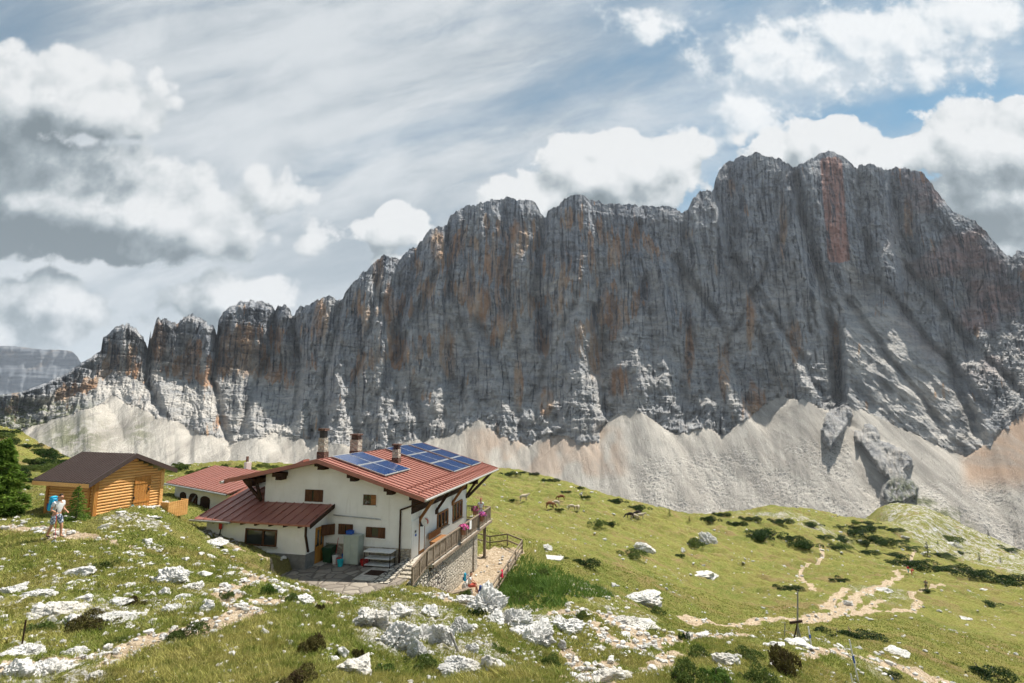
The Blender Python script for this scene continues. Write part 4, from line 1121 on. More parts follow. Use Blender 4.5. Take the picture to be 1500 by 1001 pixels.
# struts
for (a, b) in (((-9.95, -.25, 3.3), (-11.3, -.25, 4.55)), ((-9.95, -.25, 3.3), (-10.5, -.25, 4.7))):
    MB().bar(a, b, .12, .16).build("roof_strut", hut, M['dark_wood'])
MB().box(-10.6, -9.9, -.35, 8, roof_z(-9.9) - .65, roof_z(-10.3) - .25).build("wall_plate_beam", hut, M['dark_wood'])
for i, ys in enumerate((1.3, 4.0, 7.2, 10.4)):
    MB().bar((.03, ys, 2.35), (1.05, ys, roof_z(1.05) - .22), .14, .16).box(-.0, .12, ys - .16, ys + .16, 2.15, 2.42).build("roof_strut", hut, M['orange_wood'] if i in (0, 2) else M['dark_wood'])
MB().bar((.03, 10.7, 2.2), (1.2, 13.2, 3.75), .15).build("roof_strut", hut, M['dark_wood'])
m = MB()
for k_ in range(4): m.box(.0, .05 + .02 * (k_ % 2), .03, 10.5, 2.86 + .20 * k_, 3.04 + .20 * k_)
m.box(-.02, .9, 10.5, 10.56, 3.2, 3.75)
m.build("timber_band", hut, M['dark_wood'])
# windows
def window(x0, x1, z0, z1, kind):
    m = MB().mat(M['plaster']).box(x0 - .06, x1 + .06, -.06, 0, z0 - .10, z0 - .02)
    m.mat(M['shutter'])
    for (a, b, c, d) in ((x0, x1, z0, z0 + .05), (x0, x1, z1 - .05, z1), (x0, x0 + .05, z0 + .05, z1 - .05), (x1 - .05, x1, z0 + .05, z1 - .05)): m.box(a, b, -.025, 0, c, d)
    f = m.build("window", hut)
    MB().box(x0 + .05, x1 - .05, -.008, 0, z0 + .05, z1 - .05).build("pane", f, M['glass'])
    xm = (x0 + x1) / 2
    if kind == 'half':
        MB().box(x0 - .02, x0 + (x1 - x0) * .38, -.055, -.028, z0, z1).build("shutter", f, M['shutter'])
        MB().box(x0 + (x1 - x0) * .48, x1, -.055, -.028, z0, z1).build("shutter", f, M['shutter'])
    if kind == 'grid':
        MB().box(xm - .12, xm - .09, -.03, -.01, z0, z1).box(xm + .10, xm + .13, -.03, -.01, z0, z1).box(x0, xm + .1, -.032, -.01, (z0 + z1) / 2 - .015, (z0 + z1) / 2 + .015).build("glazing_bar", f, M['shutter'])
        MB().box(x1 - .3, x1 + .02, -.06, -.034, z0 + .04, z1 - .02).build("shutter", f, M['orange_wood'])
    if kind == 'low':
        MB().box(x0 - .02, x0 + .34, -.055, -.028, z0, z1).build("shutter", f, M['shutter'])
        MB().hexa([(x1 - .42, -.055, z0), (x1 + .02, -.055, z0 - .04), (x1 + .02, -.028, z0 - .04), (x1 - .42, -.028, z0), (x1 - .42, -.055, z1 - .04), (x1 + .02, -.055, z1), (x1 + .02, -.028, z1), (x1 - .42, -.028, z1 - .04)]).build("shutter", f, M['shutter'])
    if kind == 'pair':
        MB().box(x0 - .02, xm - .04, -.055, -.028, z0, z1).build("shutter", f, M['shutter']); MB().box(xm + .05, x1 + .02, -.055, -.028, z0, z1).build("shutter", f, M['shutter'])
    return f
window(-7.0, -5.8, 3.34, 4.05, 'half'); window(-3.08, -2.26, 3.28, 3.88, 'grid'); window(-2.8, -1.6, 1.44, 2.03, 'low'); window(-4.62, -3.7, 1.52, 2.12, 'pair')
MB().hexa([(-5.42, -.62, 1.5), (-5.38, -.62, 1.5), (-4.86, -.05, 1.5), (-4.9, -.05, 1.5), (-5.42, -.62, 2.12), (-5.38, -.62, 2.12), (-4.86, -.05, 2.12), (-4.9, -.05, 2.12)]).build("shutter", hut, M['shutter'])
# lean-to picture window and door
m = MB().mat(M['shutter'])
X0, X1, Z0, Z1 = -9.45, -7.35, 1.12, 2.05
for q in ((X0, X1, Z0, Z0 + .08), (X0, X1, Z1 - .08, Z1), (X0, X0 + .09, Z0 + .08, Z1 - .08), (X1 - .09, X1, Z0 + .08, Z1 - .08), (-8.30, -8.18, Z0 + .08, Z1 - .08)): m.box(q[0], q[1], -2.07, -2.0, q[2], q[3])
f = m.build("window", hut); MB().box(X0 + .09, X1 - .09, -2.012, -2.0, Z0 + .08, Z1 - .08).build("pane", f, M['glass'])
MB().box(X0 - .08, X1 + .08, -2.1, -2.0, Z0 - .07, Z0 - .003).build("sill", f, M['pale_concrete'])
def side_door(xw, ya, yb, z0, z1, sgn=1):
    d = MB().box(xw, xw + .04 * sgn, ya, yb, z0, z1).build("door", hut, M['door_wood'])
    w_ = (yb - ya)
    for q in (.18, .58): MB().box(xw, xw + .05 * sgn, ya + w_ * q, ya + w_ * (q + .22), z0 + .95, z1 - .15).build("pane", d, M['glass'])
    MB().box(xw + .04, xw + .09, ya + w_ * .04, ya + w_ * .10, z0 + .95, z0 + 1.07).build("handle", d, M['dark_metal'])
side_door(-5.45, -1.15, -.30, .06, 2.06)
MB().box(-5.42, -4.95, -1.25, -.2, -.05, .05).build("doorstep", hut, M['pale_concrete'])
# pipes
MB().tube([(-.62, -.09, -.05), (-.62, -.09, 3.12)], .055, 8).tube([(-.62, -.09, 3.1), (1.12, -.09, 3.72)], .05, 8).build("downpipe", hut, M['dark_wood'])
MB().tube([(-5.0, -.06, 2.62), (-1.9, -.06, 2.5)], .03, 6).build("awning_rail", hut, M['metal'])
# veranda side
def vwin(ya, yb, z0, z1):
    m = MB().mat(M['orange_wood'])
    n = 3
    for q in ((ya, yb, z0, z0 + .1), (ya, yb, z1 - .1, z1)): m.box(0, .07, q[0], q[1], q[2], q[3])
    for i in range(n + 1):
        y_ = ya + (yb - ya) * i / n; m.box(0, .07, y_ - .06, y_ + .06, z0 + .1, z1 - .1)
    f = m.build("window", hut); MB().box(0, .02, ya + .05, yb - .05, z0 + .1, z1 - .1).build("pane", f, M['glass'])
    MB().box(0, .16, ya - .1, yb + .1, z0 - .08, z0 - .003).build("sill", f, M['pale_concrete'])
vwin(4.25, 6.2, 1.05, 2.12); vwin(7.3, 9.3, .95, 2.25)
d = MB().box(0, .05, 1.15, 2.05, .3, 2.3).build("door", hut, M['orange_wood']); MB().box(0, .06, 1.28, 1.92, .5, 2.15).build("door_panel", d, M['plaster'])
MB().box(.0, .05, .1, 1.1, .3, 2.45).build("pilaster", hut, M['plaster'])
MB().box(.05, .08, .55, .72, 1.5, 1.62).build("notice_plate", hut, M['blue_pl']); MB().box(.05, .08, .5, .68, 1.72, 1.84).build("notice_plate", hut, M['dark_metal'])
# terrace
m = MB().mat(M['pale_concrete']); m.box(.051, 1.62, -.5, 11.9, .12, .30); m.box(-3.1, .051, 10.56, 11.9, .12, .30)
ter = m.build("terrace_floor", hut)
m = MB().mat(M['stone']); m.box(.03, 1.42, 2.2, 7.7, -2.9, .119)
m.mat(M['stone']).box(.95, 1.52, 7.7, 8.5, -2.9, .119)
m.build("terrace_wall", hut)
m = MB().mat(M['drystone']); m.hexa([(.03, -3.1, -2.9), (1.62, -3.1, -2.9), (1.5, 2.2, -2.9), (.03, 2.2, -2.9), (.03, -3.1, -.25), (1.40, -3.1, -.25), (1.46, 2.2, .118), (.03, 2.2, .118)])
m.build("dry_stone_wall", hut)
m = MB().mat(M['stone'])
for i in range(6): m.box(.25, 1.4, -3.0 + i * .42, -.5, -.24 + i * .09, -.24 + (i + 1) * .09)
m.build("stair", hut)
m = MB()
m.hexa([(-.9, -3.2, -.6), (.25, -3.2, -.6), (.25, -.05, -.6), (-.15, -.05, -.6), (-.9, -3.2, .0), (.25, -3.2, .05), (.25, -.05, .42), (-.15, -.05, .42)])
m.build("stair_side_wall", hut, M['drystone'])
for ys in (8.9, 11.3):
    MB().tube([(1.25, ys, -2.6), (1.25, ys, .119)], .12, 8).box(1.05, 1.45, ys - .2, ys + .2, -2.6, -2.35).build("terrace_post", hut, M['weathered'])
# railing: sloping flight then level run, then across the end
m = MB(); xr = 1.55
def rail(p, q, n):
    P = Vector(p); Qv = Vector(q)
    m.bar(P + Vector((0, 0, 1.0)), Qv + Vector((0, 0, 1.0)), .12, .07); m.bar(P + Vector((0, 0, .12)), Qv + Vector((0, 0, .12)), .07, .07)
    for i in range(n + 1):
        c = P.lerp(Qv, i / n); w_ = .11 if i % 6 == 0 else .075
        if i % 6 == 0: m.bar(c, c + Vector((0, 0, 1.0)), .09)
        else: m.bar(c + Vector((0, 0, .12)), c + Vector((0, 0, .97)), w_, .03, up=(1, 0, 0))
rail((xr, -3.15, -.12), (xr, -1.25, .28), 12); rail((xr, -1.25, .30), (xr, 11.75, .30), 78); rail((xr, 11.8, .30), (-1.6, 11.8, .30), 18)
m.build("railing", hut, M['weathered'])
MB().bar((xr + .1, -.5, .2), (xr + .1, 11.9, .2), .10, .16).build("edge_beam", hut, M['weathered'])

def W(x, y, z=0.0):      # hut local -> world
    return tuple(hw(-x, y, z))
def zed(x, y): p = hw(-x, y); return hz(p[0], p[1])
# --- things in the yard
def item(name, label, cat, x, y, z=None, rz=0.0, group=None):
    p = W(x, y, 0); zz_ = hz(p[0], p[1]) if z is None else HC[2] + z
    return empty(name, (p[0], p[1], zz_), -AL + rz, label, cat, group)
o = item("storage_cabinet", "tall pale green metal cabinet standing against the gable wall of the hut", "cabinet", -3.4, -.38)
b = MB().box(-.48, .48, -.3, .3, .06, 1.62).box(-.5, .5, -.32, .32, 1.62, 1.66).build("cabinet_body", o, M['cabinet'], .01)
MB().box(-.46, -.01, -.325, -.302, .1, 1.58).build("door", b, M['cabinet'], .005); MB().box(.01, .46, -.325, -.302, .1, 1.58).build("door", b, M['cabinet'], .005)
for sx in (-.4, .32): MB().box(sx, sx + .08, -.25, .25, 0, .06).build("foot", o, M['dark_metal'])
o = item("blue_crate", "small blue plastic crate lying on top of the green cabinet", "crate", -3.65, -.38, 1.66)
MB().box(-.18, .18, -.14, .14, 0, .03).box(-.18, .18, -.14, -.12, .03, .2).box(-.18, .18, .12, .14, .03, .2).box(-.18, -.16, -.12, .12, .03, .2).box(.16, .18, -.12, .12, .03, .2).build("crate_body", o, M['blue_pl'])
def lathe(prof, n=16):
    m = MB(); vs = []; fs = []
    for (r_, z_) in prof:
        for j in range(n): a = 2 * math.pi * j / n; vs.append((r_ * math.cos(a), r_ * math.sin(a), z_))
    for i in range(len(prof) - 1):
        for j in range(n): fs.append((i * n + j, i * n + (j + 1) % n, (i + 1) * n + (j + 1) % n, (i + 1) * n + j))
    fs.append(tuple(reversed(range(n)))); fs.append(tuple(range((len(prof) - 1) * n, len(prof) * n)))
    return m.add(vs, fs)
o = item("wheeled_bin", "dark green wheeled waste bin in the corner beside the hut's wooden door", "bin", -4.95, -.40)
MB().hexa([(-.24, -.26, .05), (.24, -.26, .05), (.24, .22, .05), (-.24, .22, .05), (-.3, -.32, .82), (.3, -.32, .82), (.3, .3, .82), (-.3, .3, .82)]).build("bin_body", o, M['green_bin'], .02)
MB().hexa([(-.32, -.35, .82), (.32, -.35, .82), (.32, .33, .82), (-.32, .33, .82), (-.28, -.3, .9), (.28, -.3, .9), (.28, .33, .95), (-.28, .33, .95)]).build("lid", o, M['green_bin'])
for sx in (-1, 1): MB().tube([(.22 * sx, .26, .1), (.28 * sx, .26, .1)], .1, 12).build("wheel", o, M['dark_metal'])
for (x, y, mt, lb, r_, h) in ((-4.42, -.62, 'white_pl', "white plastic bucket on the paving next to the dark green bin", .17, .45), (-4.08, -.75, 'red_pl', "red bucket standing behind the turquoise bucket", .15, .38), (-3.86, -.98, 'teal', "turquoise plastic bucket in front of the green cabinet", .18, .36), (-3.98, -.35, 'blue_pl', "dark blue bucket half hidden between the red bucket and the cabinet", .16, .5), (-2.6, -.5, 'red_pl', "round dark red basin leaning at the foot of the steel table", .24, .3)):
    o = item("bucket", lb, "bucket", x, y)
    lathe([(r_ * .75, 0), (r_, h), (r_ * 1.06, h), (r_ * 1.06, h + .03), (r_ * .94, h + .03), (r_ * .72, .05)]).build("bucket_body", o, M[mt], smooth_sh=False)
    MB().tube([(r_ * math.cos(a), 0, h + .02 + .14 * math.sin(a)) for a in np.linspace(0, math.pi, 9)], .008, 5).build("handle", o, M['metal'])
for (x, mt, lb, ln) in ((-4.6, 'red_pl', "broom with a red handle leaning on the stone base beside the bin", 1.35), (-4.15, 'red_pl', "long red-handled mop leaning below the closed shutters", 1.6)):
    o = item("broom", lb, "broom", x, -.34)
    MB().tube([(0, 0, .12), (0, .28, ln)], .016, 6).build("handle", o, M[mt]); MB().hexa([(-.14, -.05, 0), (.14, -.05, 0), (.14, .05, 0), (-.14, .05, 0), (-.1, -.03, .13), (.1, -.03, .13), (.1, .04, .13), (-.1, .04, .13)]).build("bristles", o, M['weathered'])
o = item("steel_table", "steel work table with two shelves standing against the hut's stone base", "table", -1.62, -.55)
MB().box(-.85, .85, -.36, .36, .86, .92).build("table_top", o, M['white_pl'], .01)
MB().box(-.8, .8, -.33, .33, .50, .53).build("shelf", o, M['white_pl']); MB().box(-.8, .8, -.33, .33, .14, .17).build("shelf", o, M['white_pl'])
for sx in (-.8, .8):
    for sy in (-.32, .32): MB().box(sx - .02, sx + .02, sy - .02, sy + .02, 0, .86).build("leg", o, M['dark_metal'])
o = item("doormat", "flat brown mat lying on the paving in front of the steel table", "mat", -1.0, -1.75, .012)
m = MB().box(-.72, .72, -.42, .42, 0, .03)
for i in range(14): m.box(-.70 + i * .1, -.64 + i * .1, -.40, .40, .03, .04)
m.build("mat_body", o, M['dark_wood'])
tag(MB().mat(M['paving']).box(-6.1, .9, -6.4, .0, -.35, .0).mat(M['pale_concrete']).box(-1.9, -.3, -3.0, -.2, .0, .035).build("courtyard_paving"), kind='structure')
cp_ = bpy.data.objects["courtyard_paving"]; cp_.location = tuple(HC); cp_.rotation_euler = (0, 0, -AL)
o = item("satellite_disc", "round white disc with a red arc fixed beside the hut's side door", "disc", .55, .9, 2.30)
m = MB()
for a0 in np.arange(-.6, 1.6, .2): m.bar((.17 * math.cos(a0), -.035, .17 * math.sin(a0)), (.17 * math.cos(a0 + .2), -.035, .17 * math.sin(a0 + .2)), .06, .02, up=(0, 1, 0))
me = lathe([(.26, -.02), (.26, .02)], 24); q = me.build("disc_plate", o, M['white_pl']); q.rotation_euler = (R(90), 0, 0)
m.build("red_arc", o, M['red_pl'])
MB().bar((0, .04, 0), (-.5, .3, -.1), .04).build("bracket", o, M['dark_metal'])
MB().box(-.34, -.18, .0, .16, -.3, -.08).build("lamp_housing", o, M['dark_metal'])
o = item("wooden_bench", "brown wooden bench against the white wall on the terrace", "bench", .42, 3.4, .30)
MB().box(-.22, .22, -1.0, 1.0, .42, .47).build("seat", o, M['orange_wood']); MB().box(-.26, -.21, -1.0, 1.0, .55, .95).build("backrest", o, M['orange_wood'])
for sy in (-.85, .85): MB().box(-.2, .2, sy - .04, sy + .04, 0, .42).build("leg", o, M['orange_wood'])
def flowers(name, label, x, y, z, r_, cols, n=170, pot=True, zr=.8):
    o = item(name, label, "flowers", x, y, z)
    if pot: lathe([(r_ * .45, -.3 * r_ / .3), (r_ * .62, 0), (r_ * .68, .02)]).build("pot", o, M['terracotta'])
    rr = random.Random(name + label)
    for ci, cm in enumerate(['weeds'] + cols):
        m = MB()
        for i in range(n if ci else n):
            a = rr.uniform(0, 6.28); b_ = rr.uniform(0, 1.5); R_ = r_ * (1 if ci else .93) * rr.uniform(.8, 1.03)
            c = Vector((R_ * math.cos(a) * math.cos(b_), R_ * math.sin(a) * math.cos(b_), R_ * math.sin(b_) * zr + .02))
            s_ = rr.uniform(.025, .05) * (1 + r_); u = Vector((rr.gauss(0, 1), rr.gauss(0, 1), rr.gauss(0, 1))).normalized(); v = u.cross(c + Vector((0, .01, .02))).normalized()
            m.add([c + u * s_, c + v * s_, c - u * s_, c - v * s_], [(0, 1, 2, 3)])
        m.build("leaves" if ci == 0 else "blossoms", o, M[cm])
    return o
flowers("flower_basket", "magenta flower basket hanging on the middle of the terrace railing", 1.72, 4.6, 1.15, .36, ['magenta', 'pinkp'])
flowers("flower_basket", "violet and pink flower basket near the far end of the railing", 1.72, 8.9, 1.15, .36, ['violet', 'pinkp'])
flowers("flower_pot", "pink flowers in a pot by the person at the terrace corner", .55, 10.9, 1.15, .33, ['pinkp'], pot=True)
flowers("flower_tub", "large round brown tub overflowing with pink and purple flowers at the foot of the stairs", 2.35, -.25, -1.62, .62, ['magenta', 'violet', 'pinkp'], 230, True, .55)
o = item("tea_towel", "white towel hung over the terrace railing between the flower baskets", "towel", 1.63, 6.4, .75)
MB().box(-.01, .01, -.22, .22, 0, .55).build("towel_cloth", o, M['white_cloth'])
o = item("stone_slab", "pale flat slab lying on the grass behind the terrace corner", "slab", 5.2, 20.0, None)
MB().hexa([(-.9, -.6, -.1), (.9, -.7, -.1), (1.0, .6, -.1), (-.8, .7, -.1), (-.9, -.6, .12), (.9, -.7, .1), (1.0, .6, .12), (-.8, .7, .14)]).build("slab_body", o, M['rock'], .02)
# broken white edging of the yard
o = None
# ------------------------------------------------------------------ log shed
shed = empty("log_shed", tuple(SHX), math.atan2(SF[1], SF[0]), "small yellow log shed with dark sheet roof and plank door on the slope", "shed")
FL, FD, WH, PK, PX_ = 3.66, 3.66, 1.95, 2.95, 1.75
def top(x): return WH + (PK - WH) * (1 - abs(x - PX_) / (PX_ if x < PX_ else FL - PX_)) if 0 <= x <= FL else WH
def sz(x): return (PK + .06) - (PK - WH) / PX_ * abs(x - PX_) if x < PX_ else (PK + .06) - (PK - WH) * .82 / (FL - PX_) * (x - PX_)
LOG = .155
def logs(m, p0, p1, zlo, zhi, nrm, cut=None):
    z = zlo
    while z < zhi - .02:
        h = min(LOG, zhi - z); a0, a1 = 0.0, 1.0
        if cut:
            a0, a1 = cut(z + h * .6)
            if a1 - a0 < .05: break
        A_ = Vector(p0).lerp(Vector(p1), a0); B_ = Vector(p0).lerp(Vector(p1), a1); n = Vector(nrm)
        ring = [(0, -.06), (h * .10, .0), (h * .35, .045), (h * .65, .045), (h * .90, .0), (h, -.06)]
        vs = [A_ + n * o_ + Vector((0, 0, z + zz_)) for zz_, o_ in ring] + [B_ + n * o_ + Vector((0, 0, z + zz_)) for zz_, o_ in ring]
        m.add(vs, [(i, i + 1, i + 7, i + 6) for i in range(5)] + [(0, 6, 11, 5), (5, 4, 3, 2, 1, 0), (6, 7, 8, 9, 10, 11)])
        z += LOG
m = MB().mat(M['pine'])
def gcut(z):
    if z < WH: return 0, 1
    f_ = (z - WH) / (PK - WH); return PX_ / FL * f_, 1 - (1 - PX_ / FL) * f_ * 1.0
logs(m, (0, 0, 0), (FL, 0, 0), .02, PK, (0, -1, 0), gcut)
logs(m, (0, FD, 0), (FL, FD, 0), .02, PK, (0, 1, 0), gcut)
logs(m, (0, 0, 0), (0, FD, 0), .02, WH, (-1, 0, 0)); logs(m, (FL, 0, 0), (FL, FD, 0), .02, WH, (1, 0, 0))
m.build("log_wall", shed)
for (cx, cy) in ((0, 0), (FL, 0), (0, FD), (FL, FD), (0, .38)):
    MB().box(cx - .09, cx + .09, cy - .09, cy + .09, -.3, WH + .1).build("corner_post", shed, M['pine_v'] if cx == 0 else M['pine'])
m = MB().mat(M['brown_roof'])
ya, yb = -.34, FD + .45
def sroof(a, b, ya, yb, dz0, dz1):
    m.hexa([(a, ya, sz(a) + dz0), (b, ya, sz(b) + dz0), (b, yb, sz(b) + dz0), (a, yb, sz(a) + dz0), (a, ya, sz(a) + dz1), (b, ya, sz(b) + dz1), (b, yb, sz(b) + dz1), (a, yb, sz(a) + dz1)])
sroof(-.55, PX_, ya, yb, 0, .10); sroof(PX_, FL + .65, ya, yb, 0, .10)
y = ya
while y < yb:
    sroof(-.55, PX_, y, y + .04, .095, .14); sroof(PX_, FL + .65, y, y + .04, .095, .14); y += .22
sroof(-.58, PX_, ya - .04, ya, -.12, .14); sroof(PX_, FL + .68, ya - .04, ya, -.12, .14)
m.mat(M['pine']); m.box(-.58, -.55, ya, yb, sz(-.55) - .16, sz(-.55) + .05)
rf = m.build("roof", shed)
MB().box(PX_ - .08, PX_ + .08, -.30, .0, PK - .22, PK - .04).build("ridge_beam", rf, M['pine_v'])
d = MB()
for i in range(6): d.box(2.02 + i * .155, 2.165 + i * .155, -.085, -.05, .10, 1.80)
d = d.build("door", shed, M['pine_v'])
m = MB().box(2.0, 2.97, -.11, -.085, .35, .45).box(2.0, 2.97, -.11, -.085, 1.4, 1.5); m.build("door_batten", d, M['pine_v'])
MB().box(2.80, 2.86, -.14, -.085, .95, 1.10).box(2.80, 2.86, -.13, -.085, 1.2, 1.26).build("handle", d, M['dark_metal'])
MB().box(2.0, 2.05, -.12, -.086, .55, .72).build("hinge", d, M['dark_metal'])
MB().box(-.05, FL + .9, -.6, FD, -.5, .0).build("foundation", shed, M['pale_concrete'])
def SW(x, y, z=0): v = shed.matrix_basis if False else None; c, s_ = math.cos(shed.rotation_euler.z), math.sin(shed.rotation_euler.z); return (SHX[0] + c * x - s_ * y, SHX[1] + s_ * x + c * y, SHX[2] + z)
p = SW(FL + .35, -.75, -.55)
o = empty("plank_box", p, shed.rotation_euler.z, "upright plank box of yellow boards at the right end of the log shed", "wooden box")
m = MB()
for i in range(9): m.box(-.62 + i * .14, -.49 + i * .14, -.32, -.28, -.1, .78)
for i in range(4): m.box(.64, .68, -.28 + i * .14, -.15 + i * .14, -.1, .78); m.box(-.66, -.62, -.28 + i * .14, -.15 + i * .14, -.1, .78)
m.build("side_boards", o, M['pine']); MB().box(-.55, .6, -.25, .25, -.1, .66).build("contents", o, M['dark_wood'])
p = SW(1.75, -.42, .005); o = empty("teal_canister", p, .3, "small turquoise canister on the slab beside the log shed door", "canister")
lathe([(.10, 0), (.13, .05), (.13, .22), (.06, .28), (.06, .32)]).build("canister_body", o, M['teal'])
for (x, y, l_, h) in ((1.0, -.35, 1.0, .14), (.55, -.5, .7, .1)):
    p = SW(x, y, .004); o = empty("timber_baulk", p, shed.rotation_euler.z + .05, "dark timber baulk lying along the foot of the shed wall" if l_ > .9 else "short dark plank lying by the near corner of the shed", "timber")
    MB().box(-l_ / 2, l_ / 2, -.07, .07, 0, h).build("timber_body", o, M['dark_wood'], .01)

# ------------------------------------------------------------------ annex behind the hut
AN0 = at(243, 712, 42.0); AAZ = R(125)
ADX = np.array([math.sin(AAZ), math.cos(AAZ), 0]); ang = math.atan2(ADX[1], ADX[0])
annex = empty("stone_annex", (AN0[0], AN0[1], AN0[2] - 2.1), ang, "low white annex with light red seamed roof and arched openings behind the hut", "building")
AL_, AD_, AR = 9.5, 7.4, 1.15
def az_(y): return 2.12 + AR * (1 - abs(y - AD_ / 2) / (AD_ / 2 + .5)) + .0
m = MB().prism([(.45, .5, -1.2), (.45, AD_, -1.2), (.45, AD_, 2.15), (.45, AD_ / 2, 3.05), (.45, .5, 2.15)], (AL_ - .6, 0, 0)); m.build("wall", annex, M['plaster'])
m = MB().mat(M['red_roof'])
def ar(x0, x1, ya, yb, d0, d1): m.hexa([(x0, ya, az_(ya) + d0), (x1, ya, az_(ya) + d0), (x1, yb, az_(yb) + d0), (x0, yb, az_(yb) + d0), (x0, ya, az_(ya) + d1), (x1, ya, az_(ya) + d1), (x1, yb, az_(yb) + d1), (x0, yb, az_(yb) + d1)])
ar(0, AL_ + .3, -.0, AD_ / 2, .02, .12); ar(0, AL_ + .3, AD_ / 2, AD_ + .5, .02, .12)
x = .0
while x < AL_ + .3: ar(x, x + .045, 0, AD_ / 2, .115, .16); x += .58
rf = m.build("roof", annex)
MB().tube([(-.1, -.07, az_(0)), (AL_ + .2, -.07, az_(0))], .07, 8).build("gutter", rf, M['metal'])
MB().mat(M['plaster']).box(3.9, 4.3, AD_ / 2 + .4, AD_ / 2 + .8, 2.9, 3.85).mat(M['brick_dark']).box(3.95, 4.1, AD_ / 2 + .5, AD_ / 2 + .65, 3.85, 4.3).build("chimney", rf)
for (xc, w2, z0, z1, arch) in ((2.0, .5, .55, 1.75, 1), (3.75, .62, .35, 1.8, 0), (5.6, .7, .7, 1.75, 1)):
    pts = [(xc - w2, .44, z0), (xc + w2, .44, z0)] + [(xc + w2 * math.cos(a), .44, z1 - .25 + .25 * math.sin(a)) for a in np.linspace(0, math.pi, 9)]
    f = MB().prism(pts, (0, .05, 0)).build("window", annex, M['dark_wood'])
    if not arch:
        MB().box(xc - w2, xc - .02, .40, .44, z0, z1 - .3).box(xc + .02, xc + w2, .40, .44, z0, z1 - .3).build("shutter", f, M['shutter'])
o = empty("leaning_poles", (annex.location.x, annex.location.y, annex.location.z), ang, "pale poles leaning against the dark door of the white annex", "poles")
MB().bar((3.5, -.1, -.3), (4.2, .42, 1.7), .07).bar((4.2, -.1, -.3), (3.9, .40, 1.5), .06).build("pole", o, M['grey_wood'])
MB().bar((3.2, -.25, -.1), (3.7, .3, .9), .07).bar((4.3, -.2, -.1), (4.7, .25, .8), .06).build("red_pole", o, M['orange_wood'])
# ------------------------------------------------------------------ limestone
import bmesh
_ICO = {}
def ico(n):
    if n not in _ICO:
        bm = bmesh.new(); bmesh.ops.create_icosphere(bm, subdivisions=n, radius=1.0)
        v = np.array([q.co[:] for q in bm.verts]); f = np.array([[l.index for l in p.verts] for p in bm.faces]); bm.free()
        _ICO[n] = (v / np.linalg.norm(v, axis=1)[:, None], f)
    return _ICO[n]
def rock_mesh(seed, sub=4, dims=(1, 1, 1), flute=0.0, rough=1.0):
    """cut block with karst pits; dims = half sizes in metres"""
    d, f = ico(sub); rs = np.random.RandomState(seed)
    n = rs.normal(size=(15, 3)); n /= np.linalg.norm(n, axis=1)[:, None]
    off = rs.uniform(.60, 1.0, 15)
    dot = d @ n.T
    rr = np.where(dot > .05, off / np.maximum(dot, .05), 9).min(1)
    rr = np.minimum(rr, 1.25)
    w_ = fbm3(d[:, 0] * 1.3 + seed, d[:, 1] * 1.3, d[:, 2] * 1.3, 3, seed)
    rr = rr * (1 + .34 * w_)
    # cracks: steps across a few random planes
    for j in range(4):
        q_ = d @ n[j] * 2.2 + .3 * w_; rr = rr * (1 - .10 * np.exp(-((q_ - off[j + 4] + .4) / .06) ** 2)) * (1 + .05 * np.sign(q_ - off[j + 4] + .4))
    P = d * rr[:, None] * np.array(dims)
    s = max(dims); q = P / s
    big = fbm3(q[:, 0] * 3 + seed, q[:, 1] * 3, q[:, 2] * 3, 4, seed + 3, .6)
    pit = 1 - 2 * np.abs(fbm3(q[:, 0] * 6, q[:, 1] * 6 + seed, q[:, 2] * 6, 3, seed + 5, .65))
    disp = .20 * big - .14 * smooth(.30, 1.0, pit)
    if flute:
        fl = np.abs(noise2(q[:, 0] * 9 + seed, q[:, 1] * 9, seed + 9)); disp = disp - flute * (1 - smooth(0, .22, fl)) * .05
    P = P + d * (disp * min(dims) * 1.1 * rough)[:, None]
    return np_mesh("rock", P, f, sub < 4 and False)
def ordinal(i): return ["first", "second", "third", "fourth", "fifth", "sixth", "seventh", "eighth", "ninth", "tenth", "eleventh", "twelfth", "thirteenth", "fourteenth", "fifteenth", "sixteenth", "seventeenth", "eighteenth", "nineteenth", "twentieth"][i]
def put_rock(px, py, wpx, hpx, label, sub=4, yaw=None, tilt=0.0, deep=.9, flute=0.0, name="limestone_rock", cat="rock", group=None, seed=None, lean=0.0):
    seed = seed if seed is not None else int(px * 7 + py * 13)
    g = ground_at(px, py); sc = g[1] / 757.0
    hw_ = wpx * sc / 2 * (1.25 if g[1] < 30 else .95); slope = max(.12, -g[2] / g[1])
    hh = max(.2 * hw_, hpx * sc * .42)
    me = rock_mesh(seed, sub, (hw_ * 1.02, hw_ * deep, hh * 1.15), flute)
    me.name = name
    o = link(name, me, mats=[M['rock']])
    o.location = (g[0], g[1] + hw_ * deep * .25, g[2] + hh * .12)
    o.rotation_euler = (tilt, lean, (seed % 17 - 8) * .02 if yaw is None else yaw)
    return tag(o, label, cat, group)
